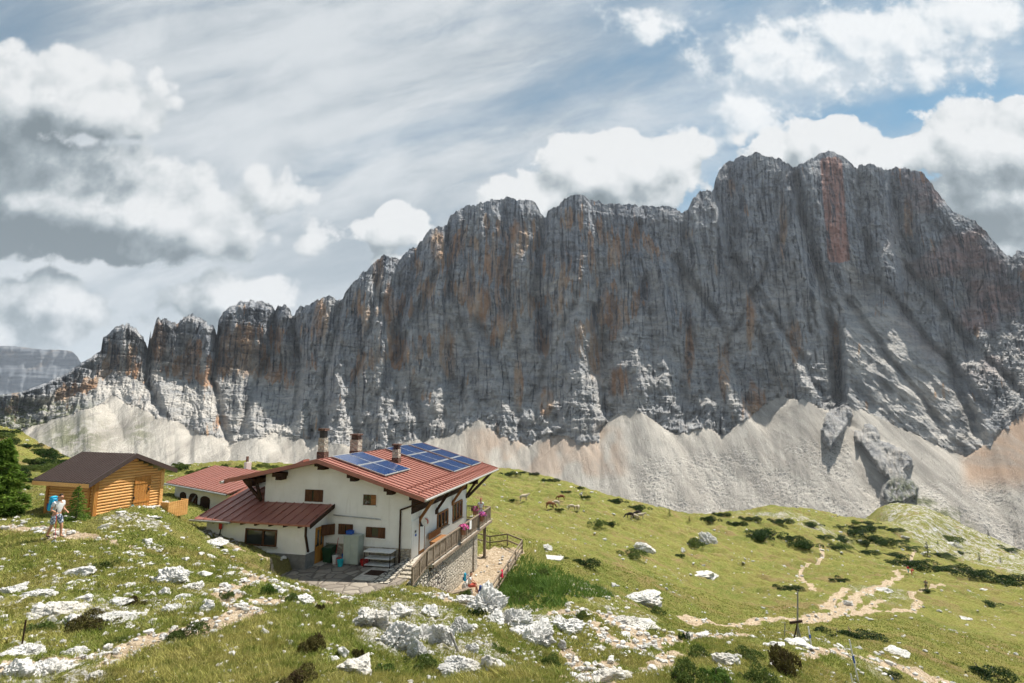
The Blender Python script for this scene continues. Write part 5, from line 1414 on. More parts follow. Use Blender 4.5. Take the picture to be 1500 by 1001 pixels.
# (px centre, py foot, width px, height px, label, flute, tilt)
BIG = [
 (541,918,56,48,"broad white karst block, upper left end of the outcrop below the yard",5,0,-.2),(576,948,50,50,"long pale slab in the middle of the foreground outcrop, sloping to the right",5,0,-.25),(609,968,26,52,"upright pale rib at the lower right end of the sloping slab",5,.2,0),
 (582,905,36,30,"grey-white block above the sloping slab, moss at its left",4,0,-.2),(588,893,12,16,"small pointed white stone standing above the outcrop",3,0,0),(616,942,36,50,"rounded grey block beside the sloping slab in the foreground",5,.2,-.1),
 (628,903,24,26,"pale knobbly rock behind the rounded grey block",4,0,0),(646,945,30,54,"tall cracked pillar of limestone left of the flat-topped block",5,.5,0),(672,928,26,44,"flat-topped grey limestone block with a vertical crack at its left",5,.4,0),
 (688,956,26,24,"white jagged rock under the flat-topped block",4,.2,0),(680,985,50,36,"low broken white rocks at the bottom edge below the flat-topped block",5,.2,0),(714,982,30,28,"whitish rock at the bottom right of the foreground outcrop",4,.2,0),
 (518,982,46,30,"low white rock among grass near the bottom, left of the big outcrop",4,0,0),(504,962,14,22,"narrow grey stone left of the low white rock",3,0,0),(712,898,48,56,"big craggy grey-white rock at the end of the patio fence",5,.5,0),
 (722,912,28,22,"rounded block leaning on the craggy rock by the fence",4,.2,0),(751,918,38,36,"pitted pale rock stepping down right of the craggy rock",5,.5,0),(775,942,22,34,"narrow fluted rock right of the pitted pale rock",4,.6,0),
 (680,882,18,16,"small pale boulder at the end of the path by the flower tub",4,0,0),(784,942,52,50,"fluted white limestone face with deep vertical runnels",5,1.0,0),(832,925,40,36,"large pitted white boulder beside the pale trail",5,.4,0),
 (824,950,13,26,"slender upright stone below the pitted white boulder",4,.3,0),(892,996,44,24,"broken white rubble block at the bottom centre-right",4,.2,0),(940,884,62,22,"long rocky ledge breaking the meadow above the trail",5,.5,.0),
 (940,806,36,20,"grassy rock mound in the middle of the meadow",5,.3,0),(1040,796,38,24,"fluted grey rock dome on the upper meadow",5,1.0,0),(800,806,17,12,"white block in the meadow right of the fence",4,0,0),
 (1036,845,46,14,"low pale rock strip in the meadow below the rock dome",4,.3,0),(922,916,48,22,"flat white slabs set in the trail bank",5,0,0),(1062,972,32,24,"pale rock in the bushes at the bottom right of centre",4,.4,0),
 (1031,934,18,10,"small rock in the fork of the trail",3,0,0),(253,852,42,32,"big triangular white boulder in the grass below the wooden shed",5,.1,0),(284,864,18,17,"pointed pale stone right of the triangular boulder",4,.1,0),
 (298,845,18,12,"small white stone between the boulder and the lean-to",3,0,0),(239,870,19,14,"pale broken stone just under the triangular boulder",4,0,0),(250,896,20,16,"roundish white stone left of the trail",4,0,0),(301,896,20,22,"rough white stone above the bend of the trail",4,.2,0),
 (14,870,30,22,"white outcrop block at the left edge of the picture",5,.2,0),(49,876,40,20,"broad pitted white rock in the left outcrop",5,.2,0),(76,900,54,28,"largest white rock of the left outcrop, dark holes in it",5,.3,0),(122,880,24,16,"pale rock at the right end of the left outcrop",4,.2,0),
 (102,916,30,24,"tapering white rock pointing down from the left outcrop",4,.2,0),(161,910,46,20,"low whitish rock row right of the left outcrop",5,.2,0),(172,886,26,15,"light grey stone above the low rock row",4,0,0),(121,843,26,18,"whitish stone pile uphill of the left outcrop",4,.2,0),
 (31,962,42,28,"white rock with a red paint mark under the iron stake",5,.1,0),(15,996,40,36,"large white rock in the lower left corner",5,.2,0),(58,996,52,44,"broad sloping white slab in the lower left corner",5,.2,-.2),(105,962,28,20,"pitted pale rock right of the painted rock",4,.2,0),(136,996,22,20,"upright pale stone at the bottom left edge",4,.2,0),
 (149,776,14,16,"rough grey-white stone below the near corner of the shed",4,.1,0),(214,796,16,16,"pale stone in the grass below the rubble of the shed",3,.1,0),(312,797,30,11,"flat white rock beside the trail behind the lean-to",4,.1,0),(98,762,18,9,"flat pale stone behind the hiker",3,0,0),
 (265,876,16,10,"small white stone on the grass right of the roundish stone",3,0,0),(409,868,12,16,"narrow stone stub in the grass at the trail junction",3,.2,0),(446,884,26,18,"pale ledge beside the trail below the lean-to",4,.2,0),(300,884,12,12,"thin white stone beside the trail bend",3,.2,0),
 (1310,958,30,12,"group of white slabs low on the right meadow",4,.2,0),(1172,944,26,9,"whitish stones heaped round the foot of the cross",4,.2,0),(1137,946,18,10,"pale stone left of the cross",3,0,0),(1298,868,24,12,"grey-white rock by the far trail",4,.2,0),
 (1245,886,16,7,"dark-sided flat stone beside the wide pale trail",3,0,0),(1444,866,10,4,"small grey block on the far right meadow",3,0,0),(1418,908,18,5,"flat dark stone low on the right meadow",3,0,0),
]
for i, (px, py, w_, h_p, lb, sub, fl, tl) in enumerate(BIG):
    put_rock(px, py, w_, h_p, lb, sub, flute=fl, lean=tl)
# rubble pile in front of the shed and smaller stones, each its own object; twelve shared shapes
SH = []
for i in range(12):
    me = rock_mesh(900 + i, 3, (1, .8 + .05 * (i % 4), .45 + .06 * (i % 5)), .2); me.materials.append(M['rock']); SH.append(me)
rr = random.Random(4)
# region: name phrase, centre, radii, count, size px range
REG = [("in the rubble heap before the shed", (198,764), (38,11), 20, (7,15)), ("in the grass under the hiker", (70,812), (70,18), 14, (4,10)), ("between the shed rubble and the triangular boulder", (230,812), (70,16), 18, (5,13)),
       ("around the left outcrop", (90,868), (90,30), 20, (6,16)), ("between the left outcrop and the trail", (225,900), (70,26), 20, (5,14)), ("on the slope in the bottom left corner", (90,960), (85,34), 18, (7,18)),
       ("along the bank of the lean-to", (370,818), (70,12), 16, (5,13)), ("along the trail near the junction", (400,862), (60,20), 18, (5,14)), ("in the grass left of the foreground outcrop", (440,940), (70,40), 14, (5,13)), ("on the hump before the yard", (600,876), (55,12), 18, (5,13)),
       ("among the blocks of the foreground outcrop", (640,930), (90,45), 20, (7,18)), ("beside the end of the patio fence", (745,905), (40,26), 14, (5,13)), ("along the steep trail below the meadow", (870,935), (60,45), 20, (6,18)), ("at the bottom edge right of the fluted face", (880,985), (60,18), 14, (6,16)),
       ("in the meadow beside the fence", (820,805), (50,20), 14, (3,8)), ("near the long rocky ledge", (930,872), (70,16), 18, (4,11)), ("in the upper meadow by the cattle", (840,740), (90,24), 20, (2.5,7)), ("around the fluted rock dome", (1060,805), (80,28), 18, (3,9)), ("along the wide pale trail", (1230,885), (90,26), 20, (3,10)),
       ("around the cross", (1180,950), (60,16), 14, (4,11)), ("on the right-hand meadow", (1370,920), (110,50), 18, (3,9)), ("in the boulder field at the right", (1400,795), (95,22), 20, (4,12)), ("below the boulder field", (1300,800), (90,30), 18, (3,8)), ("in the bushes at the bottom", (1070,985), (90,18), 12, (5,13))]
tot = 0
for (ph, (cx, cy), (rx, ry), n, (s0, s1)) in REG:
    pts = []
    for i in range(int(n * .66)):
        a = rr.uniform(0, 6.28); q = math.sqrt(rr.random())
        pts.append((cx + rx * q * math.cos(a), min(1000, cy + ry * q * math.sin(a)), s0 + (s1 - s0) * rr.random() ** 2))
    med = sorted(p[2] for p in pts)[len(pts) // 2]
    for big in (True, False):
        sel = sorted([p for p in pts if (p[2] > med) == big])
        for j, (px, py, s_) in enumerate(sel):
            g = ground_at(px, py); ws = s_ * g[1] / 757 / 2
            if -1.8 < hl(g[0], g[1])[0] < 13 and -1.0 < hl(g[0], g[1])[1] < 16: continue
            if -7 < hl(g[0], g[1])[1] < 0 and -.9 < hl(g[0], g[1])[0] < 6: continue
            o = bpy.data.objects.new("loose_stone", SH[tot % 12]); COL.objects.link(o); tot += 1
            o.location = (g[0], g[1], g[2] + ws * .12); o.scale = (ws * rr.uniform(.85, 1.15), ws * rr.uniform(.8, 1.1), ws * rr.uniform(.65, 1.2))
            o.rotation_euler = (rr.uniform(-.35, .35), rr.uniform(-.35, .35), rr.uniform(0, 6.28))
            tag(o, ("larger" if big else "smaller") + " loose stone " + ph + ", " + ordinal(j) + " from left", "stone", "loose stones " + ph)
# gravel and chips too many to count: scattered as one mass
NS = 11000
rs = np.random.RandomState(8)
kxs = rs.uniform(-1.1, 1.1, NS * 4); ys = np.exp(rs.uniform(math.log(6), math.log(330), NS * 4)); xs = kxs * ys
cl = fbm2(xs / ys * 22, np.log(ys) * 9, 4, 501) + .25 * (path_mask(xs, ys) > .25)
for (zx, zy, zr, zv) in ((85, 878, 110, .35), (60, 975, 110, .4), (230, 890, 90, .25), (640, 925, 110, .4), (400, 850, 70, .3), (860, 940, 70, .35), (195, 765, 45, .5)):
    zc = ground_at(zx, zy); cl = cl + zv * np.exp(-((xs / ys - zc[0] / zc[1]) * 757 / zr) ** 2 - (np.log(ys / zc[1]) / .22) ** 2)
far = ys > 60
keep = (cl > rs.uniform(.02, .42, NS * 4) + np.where(ys > 34, .12, 0)); xs, ys = xs[keep][:NS], ys[keep][:NS]
a, d = hl(xs, ys); ok = ~((a > -1.8) & (a < 13) & (d > -6.5) & (d < 16)); xs, ys = xs[ok], ys[ok]
zs = height(xs, ys)
Vi, Fi = ico(1); n = len(xs); sz_ = ys * rs.uniform(.0010, .0058, n) * np.minimum(np.exp(rs.normal(0, .45, n)), 1.5) * np.where(ys < 32, .85, .50) + .012
ang_ = rs.uniform(0, 6.28, n)
ax = np.stack([rs.uniform(.8, 1.3, n), rs.uniform(.6, 1.0, n), rs.uniform(.4, .8, n)], 1)
base = Vi[None] * (1 + .35 * rs.normal(size=(n, len(Vi), 1)) * .5) * ax[:, None, :] * sz_[:, None, None]
c_, s_ = np.cos(ang_)[:, None], np.sin(ang_)[:, None]
bx = base[..., 0] * c_ - base[..., 1] * s_; by = base[..., 0] * s_ + base[..., 1] * c_
P = np.stack([bx + xs[:, None], by + ys[:, None], base[..., 2] + zs[:, None] + sz_[:, None] * .1], -1).reshape(-1, 3)
Fq = (Fi[None] + (np.arange(n) * len(Vi))[:, None, None]).reshape(-1, 3)
tag(link("gravel", np_mesh("gravel", P, Fq, False), mats=[M['rock']]), "pale limestone chips strewn over the slopes and trails", "gravel", kind='stuff')
# ------------------------------------------------------------------ grass: countless blades in one mass
def blades(name, n, ylo, yhi, wpx, hm, seed, mask=None, label="", mat='grass', lean=.5, colour_seed=0, klim=1.12, region=None):
    rs = np.random.RandomState(seed)
    if region is None:
        k_ = rs.uniform(-klim, klim, n); y = np.exp(rs.uniform(math.log(ylo), math.log(yhi), n)); x = k_ * y
    else: x, y = region(rs, n)
    z = height(x, y)
    keep = path_mask(x, y) < .35
    a, d = hl(x, y); keep &= ~((a > -4.0) & (a < 13) & (d > -.6) & (d < 15)) & ~((a > -.8) & (a < 6.1) & (d > -6.5) & (d < .5))
    sa = (x - SHX[0]) * SF[0] + (y - SHX[1]) * SF[1]; sb = (x - SHX[0]) * SL[0] + (y - SHX[1]) * SL[1]
    keep &= ~((sa > -.1) & (sa < 3.9) & (sb > -.7) & (sb < 3.9))
    cl = fbm2(x * 1.1, y * 1.1, 4, seed + 1)
    keep &= cl > rs.uniform(-.55, .05, n) - .15
    x, y, z, cl = x[keep], y[keep], z[keep], cl[keep]; n = len(x)
    # tufts: pull blades to tuft centres
    h = hm * (.55 + 1.1 * rs.random(n)) * (1 + 1.6 * np.clip(cl, 0, 1)) * np.clip(.7 + y * .02, .7, 2.0)
    w_ = wpx * y / 757 * rs.uniform(.6, 1.2, n) + .003
    an = rs.uniform(0, 2 * math.pi, n); ln = rs.normal(0, lean, (n, 2)) * h[:, None]
    ln[:, 0] += noise2(x * .8, y * .8, 5) * h * .8
    dx, dy = np.cos(an) * w_ / 2, np.sin(an) * w_ / 2
    P = np.empty((n, 3, 3)); P[:, 0] = np.stack([x - dx, y - dy, z - .02], 1); P[:, 1] = np.stack([x + dx, y + dy, z - .02], 1); P[:, 2] = np.stack([x + ln[:, 0], y + ln[:, 1], z + h * .85], 1)
    tint = np.repeat(rs.random(n), 3)
    me = np_mesh(name, P.reshape(-1, 3), np.arange(n * 3).reshape(-1, 3), False, dict(tint=tint))
    return tag(link(name, me, mats=[M[mat]]), label, "grass", kind='stuff')
blades("meadow_grass", 420000, 5.5, 24, 1.5, .085, 31, label="yellow-green alpine grass covering the near slopes")
blades("meadow_grass", 200000, 24, 60, 1.0, .065, 32, label="short green pasture grass of the farther meadow")
# bright weed bed right of the patio fence
def weed_region(rs, n):
    P = np.array([ground_at(px, py) for px, py in ((744,856),(768,822),(788,832),(812,868),(818,888),(785,895),(750,885))])
    out = []
    x0, y0 = P[:, :2].min(0); x1, y1 = P[:, :2].max(0)
    c = P[:, :2].mean(0); a = rs.uniform(0, 6.28, n); q = rs.random(n) ** .62 * 1.15
    aa = np.arctan2(P[:, 1] - c[1], P[:, 0] - c[0]); o = np.argsort(aa); r_ = np.hypot(P[:, 0] - c[0], P[:, 1] - c[1])
    rad = np.interp(np.mod(a + math.pi, 2 * math.pi) - math.pi, np.concatenate([[aa[o][-1] - 2 * math.pi], aa[o], [aa[o][0] + 2 * math.pi]]), np.concatenate([[r_[o][-1]], r_[o], [r_[o][0]]]))
    return c[0] + rad * q * np.cos(a), c[1] + rad * q * np.sin(a)
blades("weed_bed", 7500, 0, 0, 1.8, .24, 77, label="tall bright green weeds growing right of the patio fence", mat='weeds', lean=.35, region=weed_region)
def leaf_cloud(rs, cs, rads, n, size, flat=.0, up=.35):
    """n small leaf faces spread near the surface of lumpy blobs"""
    k_ = rs.choice(len(cs), n, p=(rads[:, 0] * rads[:, 1]) / (rads[:, 0] * rads[:, 1]).sum())
    d = rs.normal(size=(n, 3)); d /= np.linalg.norm(d, axis=1)[:, None]; d[:, 2] = np.abs(d[:, 2]) * (1 - flat) + d[:, 2] * flat
    r_ = rs.uniform(.62, 1.06, n) ** .7
    c = cs[k_] + d * rads[k_] * r_[:, None]
    u = rs.normal(size=(n, 3)); u[:, 2] += up; u /= np.linalg.norm(u, axis=1)[:, None]
    v = np.cross(u, rs.normal(size=(n, 3))); v /= np.linalg.norm(v, axis=1)[:, None]
    s_ = size * rs.uniform(.6, 1.3, n)[:, None]
    return np.stack([c - v * s_ * .5, c + v * s_ * .5, c + u * s_ * 1.5], 1).reshape(-1, 3)
def bush_mesh(seed, n=2600, size=.045, lumps=9, hgt=.62):
    rs = np.random.RandomState(seed)
    a = rs.uniform(0, 6.28, lumps); q = rs.uniform(.1, .95, lumps)
    cs = np.stack([q * np.cos(a), q * np.sin(a), rs.uniform(.0, .28, lumps) * hgt], 1)
    rad = np.stack([rs.uniform(.12, .42, lumps)] * 3, 1); rad[:, 2] *= hgt * 1.5
    P = leaf_cloud(rs, cs, rad, n, size)
    return np_mesh("crown", P, np.arange(len(P)).reshape(-1, 3), False)
BM = {k_: [bush_mesh(s * 10 + i, n, sz_, l_) for i in range(3)] for s, (k_, n, sz_, l_) in enumerate([('mugo', 3000, .042, 15), ('shrub', 2400, .048, 12), ('heath', 2400, .055, 7), ('weeds', 1500, .06, 6)])}
for k_, ms in BM.items():
    for me in ms: me.materials.append(M[k_])
def stem_mesh():
    m = MB()
    for i in range(5):
        a = i * 1.25; m.tube([(0, 0, -.1), (.25 * math.cos(a), .25 * math.sin(a), .12), (.5 * math.cos(a), .5 * math.sin(a), .28)], [.035, .025, .01], 5)
    o = m.build("stem", None, M['bark']); me = o.data; bpy.data.objects.remove(o); return me
STEM = stem_mesh()
brs = random.Random(9)
def bush(px, py, w_, h_p, kind, label, name="dwarf_pine", cat="shrub", group=None, yw=None):
    g = ground_at(px, py); sc = g[1] / 757.
    o = empty(name, tuple(g - np.array([0, 0, .03])), brs.uniform(0, 6.28), label, cat, group)
    c = bpy.data.objects.new("crown", BM[kind][brs.randrange(3)]); COL.objects.link(c); c.parent = o
    rx = w_ * sc / 2 / .95 * 1.2; rz_ = h_p * sc / .62 * .95
    if w_ > 6:
        s = bpy.data.objects.new("stem", STEM); COL.objects.link(s); s.parent = o; s.scale = (rx, rx, rz_)
    c.scale = (rx, rx, rz_); o.rotation_euler = (0, 0, 0) ; c.rotation_euler = (0, 0, 0)
    return o
DP = [(746,697,24,8,"dark dwarf pine at the left end of the meadow crest"),(783,697,14,7,"small dark dwarf pine second on the meadow crest"),(808,706,24,7,"flat dwarf pine on the crest sloping down from the hut"),(848,717,12,6,"tiny dark shrub where the crest drops to the scree"),(858,730,14,6,"little dark pine left of the paired crest bushes"),
 (906,739,24,9,"dark oblong dwarf pine, left of the crest pair above the cattle"),(938,748,28,10,"long dark dwarf pine, right of the crest pair above the cattle"),(898,772,14,9,"dark bush with a white stone behind it below the crest pair"),(1043,766,24,12,"dark dwarf pine above the fluted rock dome"),(1058,756,22,7,"low dwarf pine touching the scree edge above the rock dome"),(1081,770,24,9,"dwarf pine right of the rock dome top"),
 (1116,793,30,16,"rounded very dark dwarf pine in the open meadow"),(1126,786,46,12,"wide dark thicket just above the rounded dark pine"),(1183,804,38,15,"dark dwarf pine above the winding far path"),(1248,784,44,12,"long dark thicket on the right upper meadow"),(1296,798,28,13,"dark dwarf pine at the edge of the boulder field"),(1330,830,44,13,"dark thicket just above the two red-clad hikers"),
 (1375,838,52,12,"long dark pine hedge right of the red-clad hikers"),(1425,844,50,13,"middle stretch of the dark pine hedge running right"),(1478,852,54,15,"last stretch of the dark pine hedge at the right edge"),(853,828,48,15,"very dark flat dwarf pine in the near meadow, below a stony patch"),(994,815,16,6,"small green cushion shrub left of the low rock strip"),
 (1230,853,22,7,"dark oval shrub above the wide pale trail"),(1157,864,34,9,"dark oval shrub in the meadow left of the wide trail"),(1250,935,72,16,"long low green shrub belt behind the cross"),(1440,990,64,20,"dark low bushes near the bottom right corner"),(1452,888,30,7,"flat dark shrub on the far right meadow"),(1003,938,14,18,"dark green bush at the trail bend"),
 (1145,768,30,10,"heathery dark patch on the crest below the lit scree"),(1100,762,26,8,"low dark shrub on the crest left of the heathery patch"),(1190,772,30,8,"dark low shrub on the right crest"),(1205,790,26,7,"dark low shrub under the right crest"),(1222,806,24,7,"dark shrub above the far thicket"),(1270,812,30,8,"dark shrub strip left of the hikers' thicket"),(1160,792,30,9,"dark strip of pine left of the winding path"),
 (768,694,12,4,"tiny dark cushion between the first two crest pines"),(820,750,12,5,"small green cushion shrub in the upper meadow"),(752,735,10,4,"small dark tuft in the meadow behind the terrace"),(830,722,14,4,"thin dark tuft on the upper meadow"),(1360,868,16,5,"dark tuft beside the lone hiker"),(1300,990,30,10,"dark low cushion near the bottom stakes")]
for (px, py, w_, h_p, lb) in DP: bush(px, py, w_, h_p, 'mugo', lb, "dwarf_pine", "shrub", "dwarf pines on the meadow")
GS = [(397,870,22,18,'weeds',"bright yellow-green bush beside the trail junction"),(424,880,20,14,'shrub',"dull green bush right of the bright bush at the junction"),(469,896,14,15,'heath',"brownish-green tuft above the pale ledge"),(452,956,36,28,'heath',"dark brown heather bush in the foreground grass"),(525,966,18,20,'heath',"brown heather tuft left of the foreground outcrop"),
 (681,874,16,13,'shrub',"round green bush on the boulder by the patio"),(698,902,20,16,'mugo',"dark green bush between the outcrop and the craggy rock"),(150,832,26,14,'shrub',"dark green cushion uphill of the left outcrop"),(140,918,56,22,'heath',"brownish heather mat right of the left outcrop"),(60,925,40,20,'shrub',"green bush below the left outcrop"),
 (164,946,26,14,'shrub',"green cushion above the bottom left trail"),(268,934,46,24,'shrub',"wide green bush above the trail in the foreground"),(198,886,24,14,'heath',"brown heather cushion near the outcrop row"),(1145,985,50,36,'heath',"large brown-green bush under the cross"),(875,770,24,10,'shrub',"grassy green hummock bush left of the dark meadow bush"),
 (1000,1000,56,34,'shrub',"olive bush at the bottom left of the lower thicket"),(1050,1003,60,30,'weeds',"light green bush in the lower thicket"),(1105,1003,56,28,'shrub',"olive-green bush in the lower thicket nearest the cross mound"),(1020,966,40,18,'shrub',"dull green bush on the bank above the lower thicket"),(1090,962,40,14,'shrub',"dull green bush right on the bank below the trail"),
 (615,975,40,18,'shrub',"green bush wedged under the sloping slab"),(560,985,40,16,'weeds',"fresh green tuft at the bottom below the broad karst block"),(430,1000,50,20,'heath',"brown tuft at the bottom edge left of the outcrop"),(735,960,30,18,'weeds',"green tuft below the pitted pale rock"),(800,975,34,18,'shrub',"green bush below the fluted white face"),
 (760,850,30,12,'weeds',"leafy green clump at the upper left of the weed bed"),(785,868,34,14,'weeds',"leafy green clump in the middle of the weed bed"),(765,880,28,12,'shrub',"duller green clump at the lower left of the weed bed"),(805,884,26,11,'weeds',"leafy clump at the right end of the weed bed"),(790,842,24,10,'shrub',"duller green clump at the top of the weed bed"),
 (332,875,18,12,'shrub',"small green bush inside the trail loop"),(925,815,36,12,'shrub',"green growth on the left flank of the grassy rock mound"),(1015,800,30,12,'shrub',"green growth on the left flank of the fluted rock dome"),(850,905,22,10,'shrub',"green cushion at the top of the pale trail bank"),(960,900,26,10,'shrub',"green cushion beside the flat white slabs")]
for (px, py, w_, h_p, kd, lb) in GS: bush(px, py, w_, h_p, kd, lb, "shrub", "bush", "bushes on the near slope")
# thicket on the hill behind the shed and behind the annex
q = 0
hill = []
for i in range(46):
    px = brs.uniform(-6, 112); lo_ = 628 + max(0, (px - 5)) * .50; py = lo_ + 6 + (brs.random() ** 1.3) * (704 - lo_)
    hill.append((px, py))
for j, (px, py) in enumerate(sorted(hill)):
    kd = 'mugo' if brs.random() < .55 else 'shrub'; row = "upper" if py < 655 + px * .3 else "lower"
    o = bush(px, py, brs.uniform(15, 30), brs.uniform(7, 13), kd, ("dark" if kd == 'mugo' else "lighter") + " green shrub in the " + row + " thicket behind the shed, number from left: " + ordinal(min(19, j // 3)), "hill_shrub", "shrub", "thicket on the hill at the left edge")
ann = [(brs.uniform(236, 402), 0) for _ in range(24)]
for j, (px, _) in enumerate(sorted(ann)):
    o = bush(px, 686 + brs.uniform(-2, 9), brs.uniform(10, 20), brs.uniform(4, 8), 'shrub' if brs.random() < .8 else 'mugo', "low green shrub beyond the annex roof, " + ordinal(min(19, j)) + " from the left", "hill_shrub", "shrub", "shrubs behind the annex")
# ------------------------------------------------------------------ conifers
def conifer(px, py, hm, wm, seed, mat, label, name, sub=1.0, group=None, base=None):
    g = ground_at(px, py) if base is None else np.array(base)
    rs = np.random.RandomState(seed); o = empty(name, tuple(g - np.array([0, 0, .05])), 0, label, "tree", group)
    MB().tube([(0, 0, -.2), (.02 * hm, 0, hm * .5), (0, 0, hm)], [hm * .028, hm * .018, hm * .004], 7).build("trunk", o, M['bark'])
    L = []; wood_ = MB(); nb = int(46 * sub)
    for i in range(nb):
        f_ = (i + .5) / nb; z = hm * (.06 + .92 * f_); r_ = wm * .5 * (1 - f_) ** .85 * rs.uniform(.75, 1.12) + .03 * wm
        a = i * 2.4 + rs.uniform(-.3, .3); d = np.array([math.cos(a), math.sin(a), 0])
        tip = d * r_ + np.array([0, 0, z - r_ * .28 + .12 * r_ * rs.uniform(-1, 1)])
        wood_.tube([(0, 0, z), tuple(d * r_ * .5 + np.array([0, 0, z - r_ * .08])), tuple(tip)], [hm * .006, hm * .004, hm * .001], 4, False)
        n = int((34 + 260 * r_ / wm) * sub)
        t_ = rs.uniform(.12, 1.03, n); side = np.array([-d[1], d[0], 0])
        sp = rs.normal(0, 1, n) * .17 * r_ * (1.15 - t_) * 1.5
        c = np.array([0, 0, z])[None] * (1 - t_[:, None]) + tip[None] * t_[:, None] + side[None] * sp[:, None] + np.array([0, 0, 1])[None] * (rs.normal(0, .035 * r_ + .01 * hm * .5, n) - np.abs(sp) * .2)[:, None]
        u = d[None] * rs.uniform(.4, 1.2, n)[:, None] + side[None] * (np.sign(sp) * rs.uniform(.2, 1.1, n))[:, None] + np.array([0, 0, 1])[None] * rs.normal(-.05, .45, n)[:, None]
        u /= np.linalg.norm(u, axis=1)[:, None]; v = np.cross(u, rs.normal(size=(n, 3))); v /= np.linalg.norm(v, axis=1)[:, None]
        s_ = (hm * .020) * rs.uniform(.6, 1.3, n)[:, None]
        L.append(np.stack([c - v * s_ * .45, c + v * s_ * .45, c + u * s_ * 1.9], 1).reshape(-1, 3))
    P = np.concatenate(L); link("crown", np_mesh("crown", P, np.arange(len(P)).reshape(-1, 3), False), o, [M[mat]])
    wood_.build("branches", o, M['bark'])
    return o
conifer(8, 762, 4.1, 3.1, 3, 'larch', "large bright green conifer at the left edge beside the shed", "conifer_tree", 2.2, base=at(-4, 752, 29.0))
conifer(-42, 775, 4.8, 3.0, 7, 'larch', "tall conifer cut by the left edge of the picture", "conifer_tree", 1.6, base=at(-34, 765, 30.0))
conifer(110, 764, 1.75, 1.35, 4, 'larch', "young bright conifer in front of the shed's side wall", "young_conifer", 1.0)
for j, (px, py, h_p, lb) in enumerate([(1359,815,20,"largest dark conifer at the foot of the boulder field"),(1270,808,11,"small conifer left of the big dark one"),(1435,822,11,"small conifer among the boulders at the right"),(1466,826,10,"rightmost small conifer among the boulders"),(981,757,11,"lone small conifer on the crest before the scree"),(1374,800,8,"tiny conifer above the largest dark one"),
       (1420,772,10,"dark conifer on the ridge under the grey scree"),(1448,786,9,"second dark conifer on the ridge under the grey scree"),(1395,760,9,"upper dark conifer of the ridge line"),(1010,765,7,"tiny conifer right of the lone crest conifer")]):
    g = ground_at(px, py); hm = h_p * g[1] / 757; conifer(px, py, hm, hm * .6, 40 + j, 'mugo', lb, "small_conifer", .5, "small conifers on the far slope")
# low pines over the stony slope at the far right
for j in range(26):
    px = brs.uniform(1225, 1500); py = 762 + (px - 1225) * .16 + brs.uniform(0, 46)
    if py > 838: continue
    bush(px, py, brs.uniform(14, 34), brs.uniform(4, 8), 'mugo' if brs.random() < .7 else 'shrub', ("low" if j % 2 else "small") + " dark pine mat on the stony far right slope, about " + ordinal(min(19, int((px - 1225) / 14.5))) + " from left", "dwarf_pine", "shrub", "pine mats on the stony slope")
# ------------------------------------------------------------------ people and animals
def skin(name, J, E_, parent, mat, sub=2):
    """J: name -> (xyz, radius); E_: pairs. one continuous skinned surface"""
    ks = list(J); me = bpy.data.meshes.new(name)
    me.from_pydata([J[k_][0] for k_ in ks], [(ks.index(a), ks.index(b)) for a, b in E_], [])
    bm = bmesh.new(); bm.from_mesh(me); lay = bm.verts.layers.skin.verify(); bm.verts.ensure_lookup_table()
    for i, k_ in enumerate(ks):
        r_ = J[k_][1]; bm.verts[i][lay].radius = (r_, r_) if not isinstance(r_, tuple) else r_
    bm.verts[0][lay].use_root = True
    bm.to_mesh(me); bm.free()
    o = bpy.data.objects.new(name, me); COL.objects.link(o); o.parent = parent
    s = o.modifiers.new("skin", 'SKIN'); s.use_smooth_shade = True
    u = o.modifiers.new("sub", 'SUBSURF'); u.levels = sub; u.render_levels = sub
    me.materials.append(mat)
    return o
